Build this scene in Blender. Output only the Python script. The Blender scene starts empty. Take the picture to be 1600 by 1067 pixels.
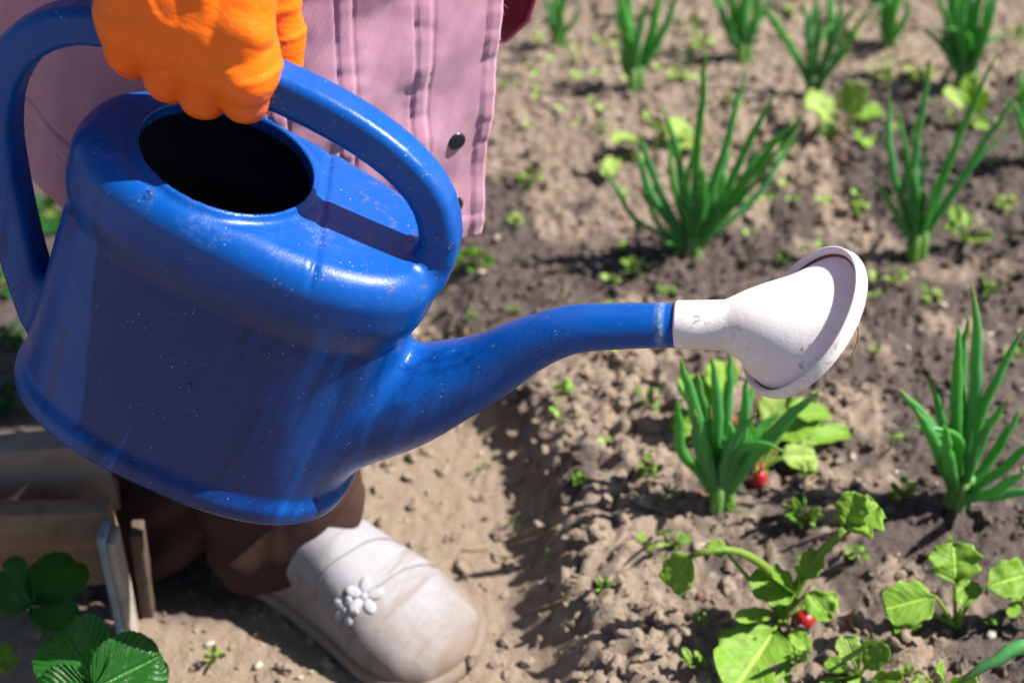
import bpy, bmesh, math, random
import numpy as np
from mathutils import Vector, Matrix
random.seed(7); rng = np.random.default_rng(7)
sc = bpy.context.scene
COL = sc.collection
# ------------------------------------------------------------------ camera
H = .94; PITCH = math.radians(40); FPX = 2222.0
cam = bpy.data.cameras.new('camera'); camo = bpy.data.objects.new('camera', cam); COL.objects.link(camo)
camo.location = (0, 0, H); camo.rotation_euler = (math.radians(50), 0, 0)
cam.sensor_width = 36; cam.lens = 36*FPX/1600
cam.clip_start = .02; cam.clip_end = 300
cam.dof.use_dof = True; cam.dof.focus_distance = .875; cam.dof.aperture_fstop = 4.6; cam.dof.aperture_blades = 8
sc.camera = camo
# ------------------------------------------------------------------ light
SUN_E, SUN_A = math.radians(50), math.radians(4)      # elevation; azimuth from +x towards +y
w = bpy.data.worlds.new('World'); sc.world = w; w.use_nodes = True
nt = w.node_tree; nt.nodes.clear()
sky = nt.nodes.new('ShaderNodeTexSky'); sky.sky_type = 'NISHITA'; sky.sun_disc = False
sky.sun_elevation = SUN_E; sky.sun_rotation = math.pi/2 - SUN_A
bgn = nt.nodes.new('ShaderNodeBackground'); bgn.inputs['Strength'].default_value = .05
wo = nt.nodes.new('ShaderNodeOutputWorld')
nt.links.new(sky.outputs[0], bgn.inputs[0]); nt.links.new(bgn.outputs[0], wo.inputs[0])
sl = bpy.data.lights.new('sun', 'SUN'); sl.energy = 5.0; sl.angle = math.radians(.5); sl.color = (1, .94, .84)
so = bpy.data.objects.new('sun', sl); COL.objects.link(so)
SD = Vector((math.cos(SUN_E)*math.cos(SUN_A), math.cos(SUN_E)*math.sin(SUN_A), math.sin(SUN_E)))
so.rotation_euler = (-SD).to_track_quat('-Z', 'Y').to_euler()
sc.view_settings.view_transform = 'Standard'; sc.view_settings.look = 'None'
sc.view_settings.gamma = 1; sc.view_settings.exposure = 1.12; sc.view_settings.use_curve_mapping = False
sc.cycles.max_bounces = 6; sc.cycles.use_denoising = True

# ------------------------------------------------------------------ helpers
CF = np.array([0, math.cos(PITCH), -math.sin(PITCH)]); CU = np.array([0, math.sin(PITCH), math.cos(PITCH)])
CC = np.array([0, 0, H])
def pdir(u, v): return CF + np.array([1., 0, 0])*(u-800)/FPX + CU*(533.5-v)/FPX
def at_y(u, v, Y): d = pdir(u, v); return CC + d*(Y/d[1])
def at_z(u, v, Z): d = pdir(u, v); return CC + d*((Z-H)/d[2])

def _h(ix, iy, iz, s):
    n = (ix*374761393 + iy*668265263 + iz*2147483647 + s*974634777) & 0xffffffff
    n = ((n ^ (n >> 13))*1274126177) & 0xffffffff
    n = ((n ^ (n >> 16))*2246822519) & 0xffffffff
    return ((n ^ (n >> 15)) & 0xffff)/65535.0*2-1
def noise(x, y, z=0., s=0):
    x, y, z = np.broadcast_arrays(np.asarray(x, float), np.asarray(y, float), np.asarray(z, float))
    xi, yi, zi = np.floor(x).astype(np.int64), np.floor(y).astype(np.int64), np.floor(z).astype(np.int64)
    fx, fy, fz = x-xi, y-yi, z-zi
    fx, fy, fz = [t*t*t*(t*(t*6-15)+10) for t in (fx, fy, fz)]
    r = 0
    for a in (0, 1):
        for b in (0, 1):
            for c in (0, 1):
                r = r + _h(xi+a, yi+b, zi+c, s)*(fx if a else 1-fx)*(fy if b else 1-fy)*(fz if c else 1-fz)
    return r
def fbm(x, y, z=0., s=0, o=4):
    r = 0; a = 1; t = 0
    for k in range(o):
        r = r + a*noise(x*2**k+k*7.3, y*2**k-k*3.1, np.asarray(z)*2**k, s+k); t += a; a *= .5
    return r/t
def sstep(a, b, x): t = np.clip((x-a)/(b-a), 0, 1); return t*t*(3-2*t)
def smin(a, b, k): h = np.clip(.5+.5*(b-a)/k, 0, 1); return b*(1-h)+a*h-k*h*(1-h)
def smax(a, b, k): return -smin(-a, -b, k)

def mkmesh(name, V, Fc, smooth=True, normals=None):
    me = bpy.data.meshes.new(name); me.from_pydata([tuple(map(float, v)) for v in V], [], [tuple(map(int, f)) for f in Fc])
    if smooth: me.polygons.foreach_set('use_smooth', [True]*len(me.polygons))
    me.update()
    if normals is not None: me.normals_split_custom_set_from_vertices([tuple(n) for n in normals])
    return me
def link(name, me, mat=None, parent=None):
    o = bpy.data.objects.new(name, me); COL.objects.link(o)
    if mat is not None and me is not None and not me.materials: me.materials.append(mat)
    if parent is not None: o.parent = parent
    return o
def empty(name, loc=(0, 0, 0)):
    o = bpy.data.objects.new(name, None); COL.objects.link(o); o.location = loc; o.empty_display_size = .02; return o
def tag(o, label=None, cat=None, group=None, kind=None):
    if label: o['label'] = label
    if cat: o['category'] = cat
    if group: o['group'] = group
    if kind: o['kind'] = kind
    return o
def spline(P, n):
    P = np.asarray(P, float); d = np.r_[0, np.cumsum(np.linalg.norm(np.diff(P[:, :3], axis=0), axis=1))]
    m = np.gradient(P, d, axis=0) if len(P) > 2 else np.repeat((P[1:]-P[:1])/d[-1], 2, 0)
    t = np.linspace(0, d[-1], n); i = np.clip(np.searchsorted(d, t, side='right')-1, 0, len(P)-2)
    hh = (d[i+1]-d[i]); s = ((t-d[i])/hh)[:, None]; hh = hh[:, None]
    return (2*s**3-3*s**2+1)*P[i] + (s**3-2*s**2+s)*hh*m[i] + (-2*s**3+3*s**2)*P[i+1] + (s**3-s**2)*hh*m[i+1]
def tube(path, rad, ns=8, flat=1., fdir=(0, 1, 0)):
    """tube round a path; rad per point; flat squashes along a side"""
    P = np.asarray(path, float); n = len(P); T = np.gradient(P, axis=0); T /= np.linalg.norm(T, axis=1)[:, None]+1e-9
    V = []; a = np.asarray(fdir, float)
    for i in range(n):
        a = a - T[i]*(a@T[i]); a /= np.linalg.norm(a)+1e-9; b = np.cross(T[i], a)
        for k in range(ns):
            th = 2*math.pi*k/ns; V.append(P[i] + a*math.cos(th)*rad[i]*flat + b*math.sin(th)*rad[i])
    Fc = [(i*ns+k, i*ns+(k+1) % ns, (i+1)*ns+(k+1) % ns, (i+1)*ns+k) for i in range(n-1) for k in range(ns)]
    V.append(P[0]); V.append(P[-1]); c0 = n*ns; c1 = c0+1
    Fc += [(c0, (k+1) % ns, k) for k in range(ns)] + [(c1, (n-1)*ns+k, (n-1)*ns+(k+1) % ns) for k in range(ns)]
    return V, Fc
def join(parts):
    V = []; Fc = []
    for v, f in parts:
        o = len(V); V.extend(v); Fc.extend([tuple(i+o for i in q) for q in f])
    return V, Fc
def grid_faces(nr, nc, wrap=False):
    return [(i*nc+j, i*nc+(j+1) % nc, (i+1)*nc+(j+1) % nc, (i+1)*nc+j) for i in range(nr-1) for j in range(nc if wrap else nc-1)]
def rbox(sx, sy, sz, bev=.003, seed=0, wob=0.):
    """bevelled plank centred on the origin with slightly uneven faces"""
    bm = bmesh.new(); bmesh.ops.create_cube(bm, size=1); bmesh.ops.scale(bm, vec=(sx, sy, sz), verts=bm.verts)
    bmesh.ops.bevel(bm, geom=bm.edges[:], offset=bev, segments=2, affect='EDGES', profile=.6)
    if wob:
        bmesh.ops.subdivide_edges(bm, edges=[e for e in bm.edges if e.calc_length() > .05], cuts=7)
        for v in bm.verts: v.co += Vector((0, float(noise(v.co.x*12, v.co.z*20, seed)), float(noise(v.co.x*14, v.co.y*20, seed+5))))*wob
    me = bpy.data.meshes.new('plank'); bm.to_mesh(me); bm.free(); me.polygons.foreach_set('use_smooth', [True]*len(me.polygons))
    return me

# --- meshing of an implicit surface
def polygonise(f, lo, hi, h):
    lo = np.array(lo, float); n = [int(math.ceil((b-a)/h/4))*4+1 for a, b in zip(lo, hi)]
    ax = [lo[i]+np.arange(n[i])*h for i in range(3)]
    cx = [a[::4] for a in ax]
    g = np.stack(np.meshgrid(*cx, indexing='ij'), -1).reshape(-1, 3)
    c = f(g).reshape([len(a) for a in cx])
    fine = c
    for k in range(3): fine = np.repeat(fine, 4, axis=k)
    idx = [np.clip(np.arange(m)+2, 0, None)[:m] for m in n]
    fine = fine[np.ix_(*[np.clip(i, 0, fine.shape[k]-1) for k, i in enumerate(idx)])].copy()
    m = np.abs(fine) < h*15
    I = np.argwhere(m); P = lo + I*h
    out = np.empty(len(P))
    for k in range(0, len(P), 400000): out[k:k+400000] = f(P[k:k+400000])
    fine[m] = out
    s = fine < 0
    corners = [(a, b, c) for a in (0, 1) for b in (0, 1) for c in (0, 1)]
    def sh(A, o): return A[o[0]:A.shape[0]-1+o[0], o[1]:A.shape[1]-1+o[1], o[2]:A.shape[2]-1+o[2]]
    cnt = sum(sh(s, o).astype(np.int8) for o in corners)
    act = (cnt > 0) & (cnt < 8); vid = -np.ones(act.shape, np.int64); A = np.argwhere(act); vid[act] = np.arange(len(A))
    acc = np.zeros((len(A), 3)); num = np.zeros(len(A))
    for o in corners:
        for k in range(3):
            if o[k]: continue
            q = list(o); q[k] = 1
            f0 = fine[A[:, 0]+o[0], A[:, 1]+o[1], A[:, 2]+o[2]]; f1 = fine[A[:, 0]+q[0], A[:, 1]+q[1], A[:, 2]+q[2]]
            x = (f0 < 0) != (f1 < 0); t = np.where(x, f0/np.where(f0 == f1, 1, f0-f1), 0)
            e = np.tile(np.array(o, float), (len(A), 1)); e[:, k] += t
            acc[x] += e[x]; num[x] += 1
    V = lo + (A + acc/num[:, None])*h
    quads = []
    for k in range(3):
        a, b = [(1, 2), (2, 0), (0, 1)][k]
        s0 = np.take(s, range(s.shape[k]-1), k); s1 = np.take(s, range(1, s.shape[k]), k)
        E = np.argwhere(s0 != s1); E = E[(E[:, a] > 0) & (E[:, b] > 0) & (E[:, a] < s.shape[a]-1) & (E[:, b] < s.shape[b]-1)]
        fl = s0[E[:, 0], E[:, 1], E[:, 2]]
        ids = []
        for da, db in ((1, 1), (0, 1), (0, 0), (1, 0)):
            Q = E.copy(); Q[:, a] -= da; Q[:, b] -= db; ids.append(vid[Q[:, 0], Q[:, 1], Q[:, 2]])
        Q = np.stack(ids, 1); Q[~fl] = Q[~fl][:, ::-1]; quads.append(Q)
    Q = np.concatenate(quads); Q = Q[(Q >= 0).all(1)]
    def grad(P):
        e = h*.35; return np.stack([(f(P+d)-f(P-d))/(2*e) for d in np.eye(3)*e], 1)
    for _ in range(2):
        G = grad(V); d = f(V); st = (d/np.maximum((G**2).sum(1), .25))[:, None]*G
        L = np.linalg.norm(st, axis=1)[:, None]; V = V - st*np.minimum(1, .6*h/np.maximum(L, 1e-9))
    G = grad(V); G /= np.linalg.norm(G, axis=1)[:, None]+1e-12
    return V, Q, G
def submesh(name, V, Q, N, mask):
    q = Q[mask]; u, inv = np.unique(q, return_inverse=True)
    return mkmesh(name, V[u], inv.reshape(-1, 4), True, N[u])
def seg_d(P, A, B, ra, rb):
    ab = B-A; t = np.clip(((P-A)@ab)/(ab@ab), 0, 1); return np.linalg.norm(P-A-t[:, None]*ab, axis=1)-(ra+(rb-ra)*t)
def chain_d(P, pts, k=0):
    d = None
    for i in range(len(pts)-1):
        e = seg_d(P, pts[i][:3], pts[i+1][:3], pts[i][3], pts[i+1][3]); d = e if d is None else (smin(d, e, k) if k else np.minimum(d, e))
    return d

# ------------------------------------------------------------------ materials
class MB:
    def __init__(s, name):
        s.m = bpy.data.materials.new(name); s.m.use_nodes = True; s.t = s.m.node_tree; s.N = s.t.nodes
        s.b = s.N['Principled BSDF']; s.c = s.N.new('ShaderNodeTexCoord'); s.out = s.N['Material Output']
    def L(s, a, b): s.t.links.new(a, b)
    def val(s, inp, v):
        if hasattr(v, 'is_output'): s.L(v, inp)
        else: inp.default_value = v
    def mapping(s, scale=(1, 1, 1), rot=(0, 0, 0), co='Object'):
        n = s.N.new('ShaderNodeMapping'); n.inputs['Scale'].default_value = scale; n.inputs['Rotation'].default_value = rot
        s.L(s.c.outputs[co], n.inputs[0]); return n.outputs[0]
    def noise(s, scale, detail=4, rough=.5, vec=None, dist=0.):
        n = s.N.new('ShaderNodeTexNoise'); n.inputs['Scale'].default_value = scale; n.inputs['Detail'].default_value = detail
        n.inputs['Roughness'].default_value = rough; n.inputs['Distortion'].default_value = dist
        s.L(vec if vec is not None else s.c.outputs['Object'], n.inputs['Vector']); return n.outputs[0]
    def voro(s, scale, vec=None, feat='F1'):
        n = s.N.new('ShaderNodeTexVoronoi'); n.feature = feat; n.inputs['Scale'].default_value = scale
        s.L(vec if vec is not None else s.c.outputs['Object'], n.inputs['Vector']); return n.outputs[0]
    def ramp(s, x, pts):
        n = s.N.new('ShaderNodeValToRGB'); e = n.color_ramp.elements
        while len(e) < len(pts): e.new(.5)
        for q, (p, c) in zip(e, pts):
            q.position = p; q.color = (c, c, c, 1) if np.isscalar(c) else (*c, 1)
        s.L(x, n.inputs[0]); return n.outputs[0]
    def mix(s, f, a, b, mode='MIX'):
        n = s.N.new('ShaderNodeMix'); n.data_type = 'RGBA'; n.blend_type = mode
        s.val(n.inputs[0], f)
        for i, v in ((6, a), (7, b)):
            if hasattr(v, 'is_output'): s.L(v, n.inputs[i])
            else: n.inputs[i].default_value = (*v, 1) if len(v) == 3 else v
        return n.outputs[2]
    def math(s, op, a, b=0., c=0.):
        n = s.N.new('ShaderNodeMath'); n.operation = op
        for i, v in enumerate((a, b, c)): s.val(n.inputs[i], v)
        return n.outputs[0]
    def attr(s, name):
        n = s.N.new('ShaderNodeAttribute'); n.attribute_name = name; return n
    def bump(s, h, dist, strength=1., prev=None):
        n = s.N.new('ShaderNodeBump'); n.inputs['Distance'].default_value = dist; n.inputs['Strength'].default_value = strength
        s.L(h, n.inputs['Height'])
        if prev is not None: s.L(prev, n.inputs['Normal'])
        return n.outputs[0]
    def set(s, **k):
        names = dict(color='Base Color', rough='Roughness', normal='Normal', sheen='Sheen Weight', spec='Specular IOR Level', coat='Coat Weight', coatr='Coat Roughness', metal='Metallic', sss='Subsurface Weight', trans='Transmission Weight', ior='IOR')
        for a, v in k.items():
            i = s.b.inputs[names[a]]
            if a == 'color' and not hasattr(v, 'is_output'): v = (*v, 1)
            s.val(i, v)
        return s
    def sub(s, x):
        n = s.N.new('ShaderNodeSeparateXYZ'); s.L(x, n.inputs[0]); return n.outputs

def mat_can():
    m = MB('blue_plastic')
    big = m.noise(9, 5, .6); blot = m.noise(28, 6, .65, dist=.6)
    z = m.sub(m.c.outputs['Object']); side = m.ramp(z[2], [(.16, 1), (.19, 0)])
    # run-off streaks that follow the can's own height
    st = m.noise(1, 5, .62, m.mapping((55, 55, 3.2)), .4); streak = m.math('MULTIPLY', m.ramp(st, [(.535, 0), (.585, 1)]), side)
    st2 = m.noise(1, 4, .6, m.mapping((24, 24, 2.0), (0, .05, .3)), .8); wet = m.math('MULTIPLY', m.ramp(st2, [(.54, 0), (.60, 1)]), side)
    base = m.mix(big, (.0016, .052, .275), (.0022, .082, .38))
    xe = m.math('ADD', z[0], m.math('ADD', m.math('MULTIPLY', m.math('SUBTRACT', m.noise(1, 4, .6, m.mapping((16, 16, 5), (0, .1, 0)), .4), .5), .20), m.math('MULTIPLY', z[2], .10)))
    film = m.math('MULTIPLY', m.math('MULTIPLY', m.ramp(m.math('ADD', xe, .5), [(.452, 0), (.456, 1), (.575, 1), (.60, 0)]), side), .85)
    base = m.mix(film, base, (.0010, .020, .135))
    base = m.mix(m.math('MULTIPLY', streak, .35), base, (.003, .020, .13))
    base = m.mix(m.math('MULTIPLY', wet, .5), base, (.002, .014, .10))
    scuff = m.ramp(m.noise(1, 8, .75, m.mapping((320, 320, 60))), [(.66, 0), (.76, 1)])
    base = m.mix(m.math('MULTIPLY', scuff, .30), base, (.16, .27, .50))
    dusty = m.math('MULTIPLY', m.ramp(blot, [(.54, 0), (.70, 1)]), m.ramp(m.noise(420, 3, .6), [(.42, 0), (.62, 1)]))
    top = m.ramp(z[2], [(.188, .0), (.203, 1), (.214, 1), (.222, .12)])
    top2 = m.ramp(z[0], [(.10, 1), (.14, 0)]); top = m.math('MULTIPLY', top, top2)
    base = m.mix(m.math('MULTIPLY', m.math('MULTIPLY', dusty, top), .25), base, (.33, .36, .42))
    speck = m.ramp(m.voro(330), [(.10, 1), (.17, 0)]); rare = m.ramp(m.noise(60, 3, .7), [(.56, 0), (.62, 1)])
    base = m.mix(m.math('MULTIPLY', m.math('MULTIPLY', speck, rare), .7), base, (.45, .47, .50))
    # brown dirt clinging to the top plate beside the handle foot
    dirt = m.math('MULTIPLY', m.ramp(m.noise(70, 7, .75), [(.58, 0), (.63, 1)]), m.ramp(z[0], [(.035, 0), (.06, 1)]))
    base = m.mix(m.math('MULTIPLY', m.math('MULTIPLY', dirt, top), .55), base, (.16, .12, .09))
    axv = m.math('ADD', m.math('MULTIPLY', z[0], .86), m.math('MULTIPLY', z[2], .51)); axd = m.math('ABSOLUTE', m.math('SUBTRACT', axv, .3312))
    rr_ = m.math('MULTIPLY', m.ramp(axd, [(.0006, 1), (.0016, 0)]), m.ramp(z[0], [(.22, 0), (.225, 1)]))
    base = m.mix(m.math('MULTIPLY', rr_, m.ramp(m.noise(300, 3, .6), [(.35, .35), (.6, .8)])), base, (.20, .30, .48))
    scr = m.ramp(m.noise(1, 4, .7, m.mapping((90, 500, 900), (.2, .7, .3)), 1.5), [(.62, 0), (.68, 1)])
    base = m.mix(m.math('MULTIPLY', scr, .35), base, (.10, .20, .42))
    rg = m.ramp(blot, [(.35, .22), (.7, .42)]); rg = m.mix(wet, rg, (.14, .14, .14))
    fine = m.noise(900, 3, .6); sc_ = m.noise(1, 3, .6, m.mapping((700, 60, 900), (.3, .2, .5)))
    n = m.bump(fine, .0004, .35); n = m.bump(m.noise(26, 3, .5), .0016, .2, n); n = m.bump(sc_, .0003, .3, n)
    m.set(color=base, rough=rg, normal=n, spec=.28); return m.m
def mat_white():
    m = MB('white_plastic'); big = m.noise(30, 6, .7)
    c = m.mix(big, (.70, .68, .70), (.83, .81, .82))
    d = m.math('MULTIPLY', m.ramp(m.noise(120, 6, .75, dist=1.5), [(.56, 0), (.64, 1)]), m.ramp(m.noise(34, 3, .6), [(.50, 0), (.62, 1)]))
    c = m.mix(m.math('MULTIPLY', m.ramp(m.noise(16, 5, .7), [(.5, 0), (.7, .35)]), 1.), c, (.50, .45, .42))
    c = m.mix(m.math('MULTIPLY', d, .75), c, (.16, .12, .09))
    m.set(color=c, rough=m.ramp(big, [(.3, .35), (.7, .6)]), normal=m.bump(m.noise(500, 4, .7), .0004, .5), sss=.05)
    m.b.inputs['Subsurface Radius'].default_value = (.01, .008, .006); return m.m
def mat_glove():
    m = MB('orange_rubber'); n1 = m.noise(18, 4, .6)
    c = m.mix(n1, (1.0, .135, .001), (1.0, .205, .002))
    c = m.mix(m.math('MULTIPLY', m.ramp(m.noise(50, 5, .7), [(.56, 0), (.75, 1)]), .35), c, (.85, .10, .002))
    c = m.mix(m.math('MULTIPLY', m.ramp(m.noise(90, 6, .75), [(.60, 0), (.72, 1)]), .35), c, (.45, .12, .02))
    w_ = m.noise(1, 3, .5, m.mapping((12, 24, 34), (0, .6, .3)), .6)
    n = m.bump(w_, .003, .45); n = m.bump(m.noise(700, 3, .6), .0005, .6, n); n = m.bump(m.noise(1, 5, .65, m.mapping((60, 60, 170), (0, .9, 0)), .8), .0014, .5, n)
    m.set(color=c, rough=.42, normal=n, spec=.4, sss=.25); m.b.inputs['Subsurface Radius'].default_value = (.012, .004, .001); return m.m
def mat_cloth(name, c1, c2, bumpd=.004, sheen=.3, weave=2600):
    m = MB(name); a = m.noise(14, 6, .65)
    c = m.mix(a, c1, c2)
    wv = m.N.new('ShaderNodeTexWave'); wv.inputs['Scale'].default_value = weave/6; wv.bands_direction = 'Z'; m.L(m.c.outputs['Object'], wv.inputs[0])
    wv2 = m.N.new('ShaderNodeTexWave'); wv2.inputs['Scale'].default_value = weave/6; wv2.bands_direction = 'X'; m.L(m.c.outputs['Object'], wv2.inputs[0])
    wz = m.math('ADD', wv.outputs[1], wv2.outputs[1])
    c = m.mix(m.math('MULTIPLY', m.noise(900, 3, .7), .5), c, tuple(x*.72 for x in c2))
    n = m.bump(wz, .0003, .5); n = m.bump(m.noise(1, 3, .5, m.mapping((20, 20, 15), (0, .3, 0)), .5), bumpd, .55, n)
    m.set(color=c, rough=.85, normal=n, sheen=sheen, spec=.2); return m.m
def mat_leaf(name, c1, c2, tr, rough=.5, scale=60, vein=1.):
    m = MB(name); a = m.noise(scale, 4, .6)
    info = m.N.new('ShaderNodeObjectInfo')
    c = m.mix(a, c1, c2); c = m.mix(m.math('MULTIPLY', info.outputs['Random'], .45), c, tuple(x*.55 for x in c1))
    lt, ls = m.attr('lt').outputs['Fac'], m.math('ABSOLUTE', m.attr('ls').outputs['Fac'])
    fr = m.math('ABSOLUTE', m.math('SUBTRACT', m.math('FRACT', m.math('ADD', m.math('MULTIPLY', m.math('SUBTRACT', lt, m.math('MULTIPLY', ls, .38)), 7.), 20.)), .5))
    vn = m.math('MAXIMUM', m.math('MULTIPLY', m.ramp(fr, [(.40, 0), (.49, 1)]), .55), m.ramp(ls, [(.02, 1), (.09, 0)]))
    vn = m.math('MULTIPLY', vn, vein)
    c = m.mix(m.math('MULTIPLY', vn, .6), c, tuple(min(1, x*1.7+.03) for x in c2))
    c = m.mix(m.math('MULTIPLY', m.ramp(m.noise(130, 5, .7), [(.55, 0), (.75, .5)]), 1.), c, tuple(x*.6 for x in c1))
    c = m.mix(m.math('MULTIPLY', m.math('MULTIPLY', m.ramp(m.voro(170), [(.10, 1), (.16, 0)]), m.ramp(m.noise(45, 2, .5), [(.52, 0), (.6, 1)])), .7*vein), c, (.16, .12, .07))
    m.set(color=c, rough=rough, spec=.32)
    n = m.bump(m.noise(scale*3, 3, .6), .0012, .7); n = m.bump(vn, .0010, .8, n); m.set(normal=n)
    t = m.N.new('ShaderNodeBsdfTranslucent'); m.L(m.mix(a, tr, tuple(x*.8 for x in tr)), t.inputs[0]); m.L(n, t.inputs['Normal'])
    x = m.N.new('ShaderNodeMixShader'); x.inputs[0].default_value = .38
    m.L(m.b.outputs[0], x.inputs[1]); m.L(t.outputs[0], x.inputs[2]); m.L(x.outputs[0], m.out.inputs[0]); return m.m
def mat_onion():
    m = MB('onion_leaf'); a = m.noise(1, 4, .6, m.mapping((40, 40, 14)))
    h = m.attr('along').outputs['Fac']; info = m.N.new('ShaderNodeObjectInfo')
    c = m.mix(a, (.050, .27, .035), (.125, .45, .070))
    c = m.mix(m.math('MULTIPLY', info.outputs['Random'], .55), c, (.12, .38, .20))
    c = m.mix(m.ramp(h, [(.0, .9), (.06, .6), (.18, 0)]), c, (.42, .50, .13))
    c = m.mix(m.math('MULTIPLY', m.ramp(h, [(.86, 0), (1, 1)]), m.ramp(info.outputs['Random'], [(.3, .1), (.8, .95)])), c, (.34, .26, .09))
    c = m.mix(m.ramp(m.noise(1, 4, .7, m.mapping((90, 90, 20))), [(.52, 0), (.75, .45)]), c, (.10, .30, .13))
    m.set(color=c, rough=.36, spec=.5, normal=m.bump(m.noise(1, 3, .6, m.mapping((240, 240, 20))), .0006, .5))
    t = m.N.new('ShaderNodeBsdfTranslucent'); m.L(m.mix(.5, c, (.20, .62, .03)), t.inputs[0])
    x = m.N.new('ShaderNodeMixShader'); x.inputs[0].default_value = .42
    m.L(m.b.outputs[0], x.inputs[1]); m.L(t.outputs[0], x.inputs[2]); m.L(x.outputs[0], m.out.inputs[0]); return m.m
def mat_soil():
    m = MB('garden_soil'); d = m.attr('damp_shade').outputs['Fac']; p = m.attr('path').outputs['Fac']
    f = m.noise(160, 6, .7); g = m.noise(38, 5, .65)
    dry = m.mix(f, (.185, .138, .105), (.40, .32, .255)); dry = m.mix(m.math('MULTIPLY', g, .45), dry, (.23, .175, .14))
    pth = m.mix(f, (.20, .15, .112), (.33, .258, .195)); dry = m.mix(p, dry, pth)
    wet = m.mix(f, (.040, .029, .027), (.125, .094, .086))  # dark tone for damp soil and for shade painted into the ground
    c = m.mix(d, dry, wet)  # wet is the tone for damp soil and for painted shade alike
    sp = m.ramp(m.voro(260), [(.10, 1), (.16, 0)]); rare = m.ramp(m.noise(90, 2, .5), [(.58, 0), (.66, 1)])
    c = m.mix(m.math('MULTIPLY', m.math('MULTIPLY', sp, rare), .8), c, (.50, .42, .34))
    r = m.mix(m.math('MULTIPLY', d, .8), (.95, .95, .95), (.42, .42, .42))
    n = m.bump(m.noise(320, 5, .75), .0025, .9); n = m.bump(m.noise(90, 4, .7), .005, .7, n)
    m.set(color=c, rough=r, normal=n, spec=.3); return m.m
def mat_wood(name, c1, c2, sc_=(8, 90, 90)):
    m = MB(name); g = m.noise(1, 6, .7, m.mapping(sc_), .6)
    c = m.mix(g, c1, c2); c = m.mix(m.ramp(m.noise(40, 5, .7), [(.5, 0), (.7, .6)]), c, tuple(x*.45 for x in c1))
    m.set(color=c, rough=.8, normal=m.bump(g, .002, .8), spec=.25); return m.m
def mat_shoe():
    m = MB('grey_clog_rubber'); z = m.sub(m.c.outputs['Object']); a = m.noise(22, 6, .7, dist=.6)
    c = m.mix(a, (.20, .20, .225), (.315, .31, .345))
    low = m.ramp(m.math('ADD', z[2], m.math('MULTIPLY', m.math('SUBTRACT', a, .5), .12)), [(.012, 1), (.070, 0)])
    c = m.mix(m.math('MULTIPLY', low, .9), c, (.17, .125, .09))
    st = m.ramp(m.noise(1, 5, .7, m.mapping((60, 9, 30), (0, 0, .35)), .5), [(.50, 0), (.66, 1)])
    c = m.mix(m.math('MULTIPLY', st, .7), c, (.17, .13, .105))
    m.set(color=c, rough=.72, spec=.25, normal=m.bump(m.noise(60, 4, .6), .0012, .5)); return m.m
def mat_plain(name, c, rough=.5, bump=.0006, sc_=200, var=.25, **k):
    m = MB(name); m.set(color=m.mix(m.noise(sc_/4, 4, .6), c, tuple(x*(1-var) for x in c)), rough=rough, normal=m.bump(m.noise(sc_, 3, .6), bump, .6), **k); return m.m
M = dict(can=mat_can(), white=mat_white(), glove=mat_glove(), soil=mat_soil(), onion=mat_onion(), shoe=mat_shoe(),
    pink=mat_cloth('mauve_cotton', (.50, .235, .35), (.63, .35, .47), .0035),
    lining=mat_cloth('crimson_lining', (.20, .012, .035), (.30, .02, .06)),
    pinkedge=mat_plain('pink_piping', (.65, .12, .26), .8),
    thread=mat_plain('plum_thread', (.20, .06, .16), .8),
    pants=mat_cloth('brown_cotton', (.036, .017, .014), (.068, .034, .029), .005, 0.),
    stone=mat_plain('pebble_stone', (.48, .42, .36), .7, var=.5), strap=mat_plain('strap_brown', (.20, .165, .145), .8),
    flower=mat_plain('grey_flower_rubber', (.36, .355, .40), .7), snap=mat_plain('black_snap', (.012, .014, .02), .3, spec=.6),
    rust=mat_plain('brown_gasket', (.20, .075, .02), .7, var=.6), straw=mat_plain('dry_straw', (.42, .30, .16), .7),
    radish=mat_plain('radish_red', (.38, .014, .018), .35, spec=.5), redstem=mat_plain('red_stem', (.40, .06, .03), .5),
    clay=mat_plain('brick_bit', (.26, .10, .065), .85, var=.5),
    leaf=mat_leaf('chartreuse_leaf', (.16, .34, .03), (.30, .50, .07), (.48, .72, .06)),
    weed=mat_leaf('weed_leaf', (.11, .29, .02), (.22, .42, .05), (.38, .68, .04)),
    pale=mat_leaf('pale_leaf', (.30, .46, .09), (.42, .58, .15), (.48, .70, .10)),
    berry=mat_leaf('strawberry_leaf', (.012, .085, .012), (.025, .15, .018), (.05, .30, .02), .34, 45),
    petiole=mat_leaf('petiole', (.20, .34, .05), (.30, .42, .09), (.35, .5, .05), vein=0.),
    wood=mat_wood('weathered_wood', (.20, .155, .125), (.34, .28, .235)), wood2=mat_wood('orange_brown_wood', (.17, .105, .07), (.30, .21, .15)),
    darkwood=mat_wood('dark_wet_wood', (.06, .04, .03), (.14, .10, .08), (90, 90, 8)),
    bluepaint=mat_wood('flaked_blue_paint', (.16, .22, .28), (.30, .35, .40), (70, 70, 9)),
    whitewood=mat_wood('bleached_wood', (.26, .23, .20), (.42, .38, .34), (80, 80, 7)))
def mat_water():
    m = MB('water_drop'); m.set(color=(.85, .93, 1), rough=.02, trans=1.0, ior=1.33); return m.m
M['drop'] = mat_water()
M['inner_shade'] = mat_plain('shade_dark_inner_plastic', (.006, .012, .030), .6, var=.5)  # inner wall coloured near black to stand in for the shade inside
M['added_dark_water'] = mat_plain('added_dark_opening_water', (.004, .005, .005), .04, bump=.0, spec=.5)  # added water, coloured near black so that the opening looks dark

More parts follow.
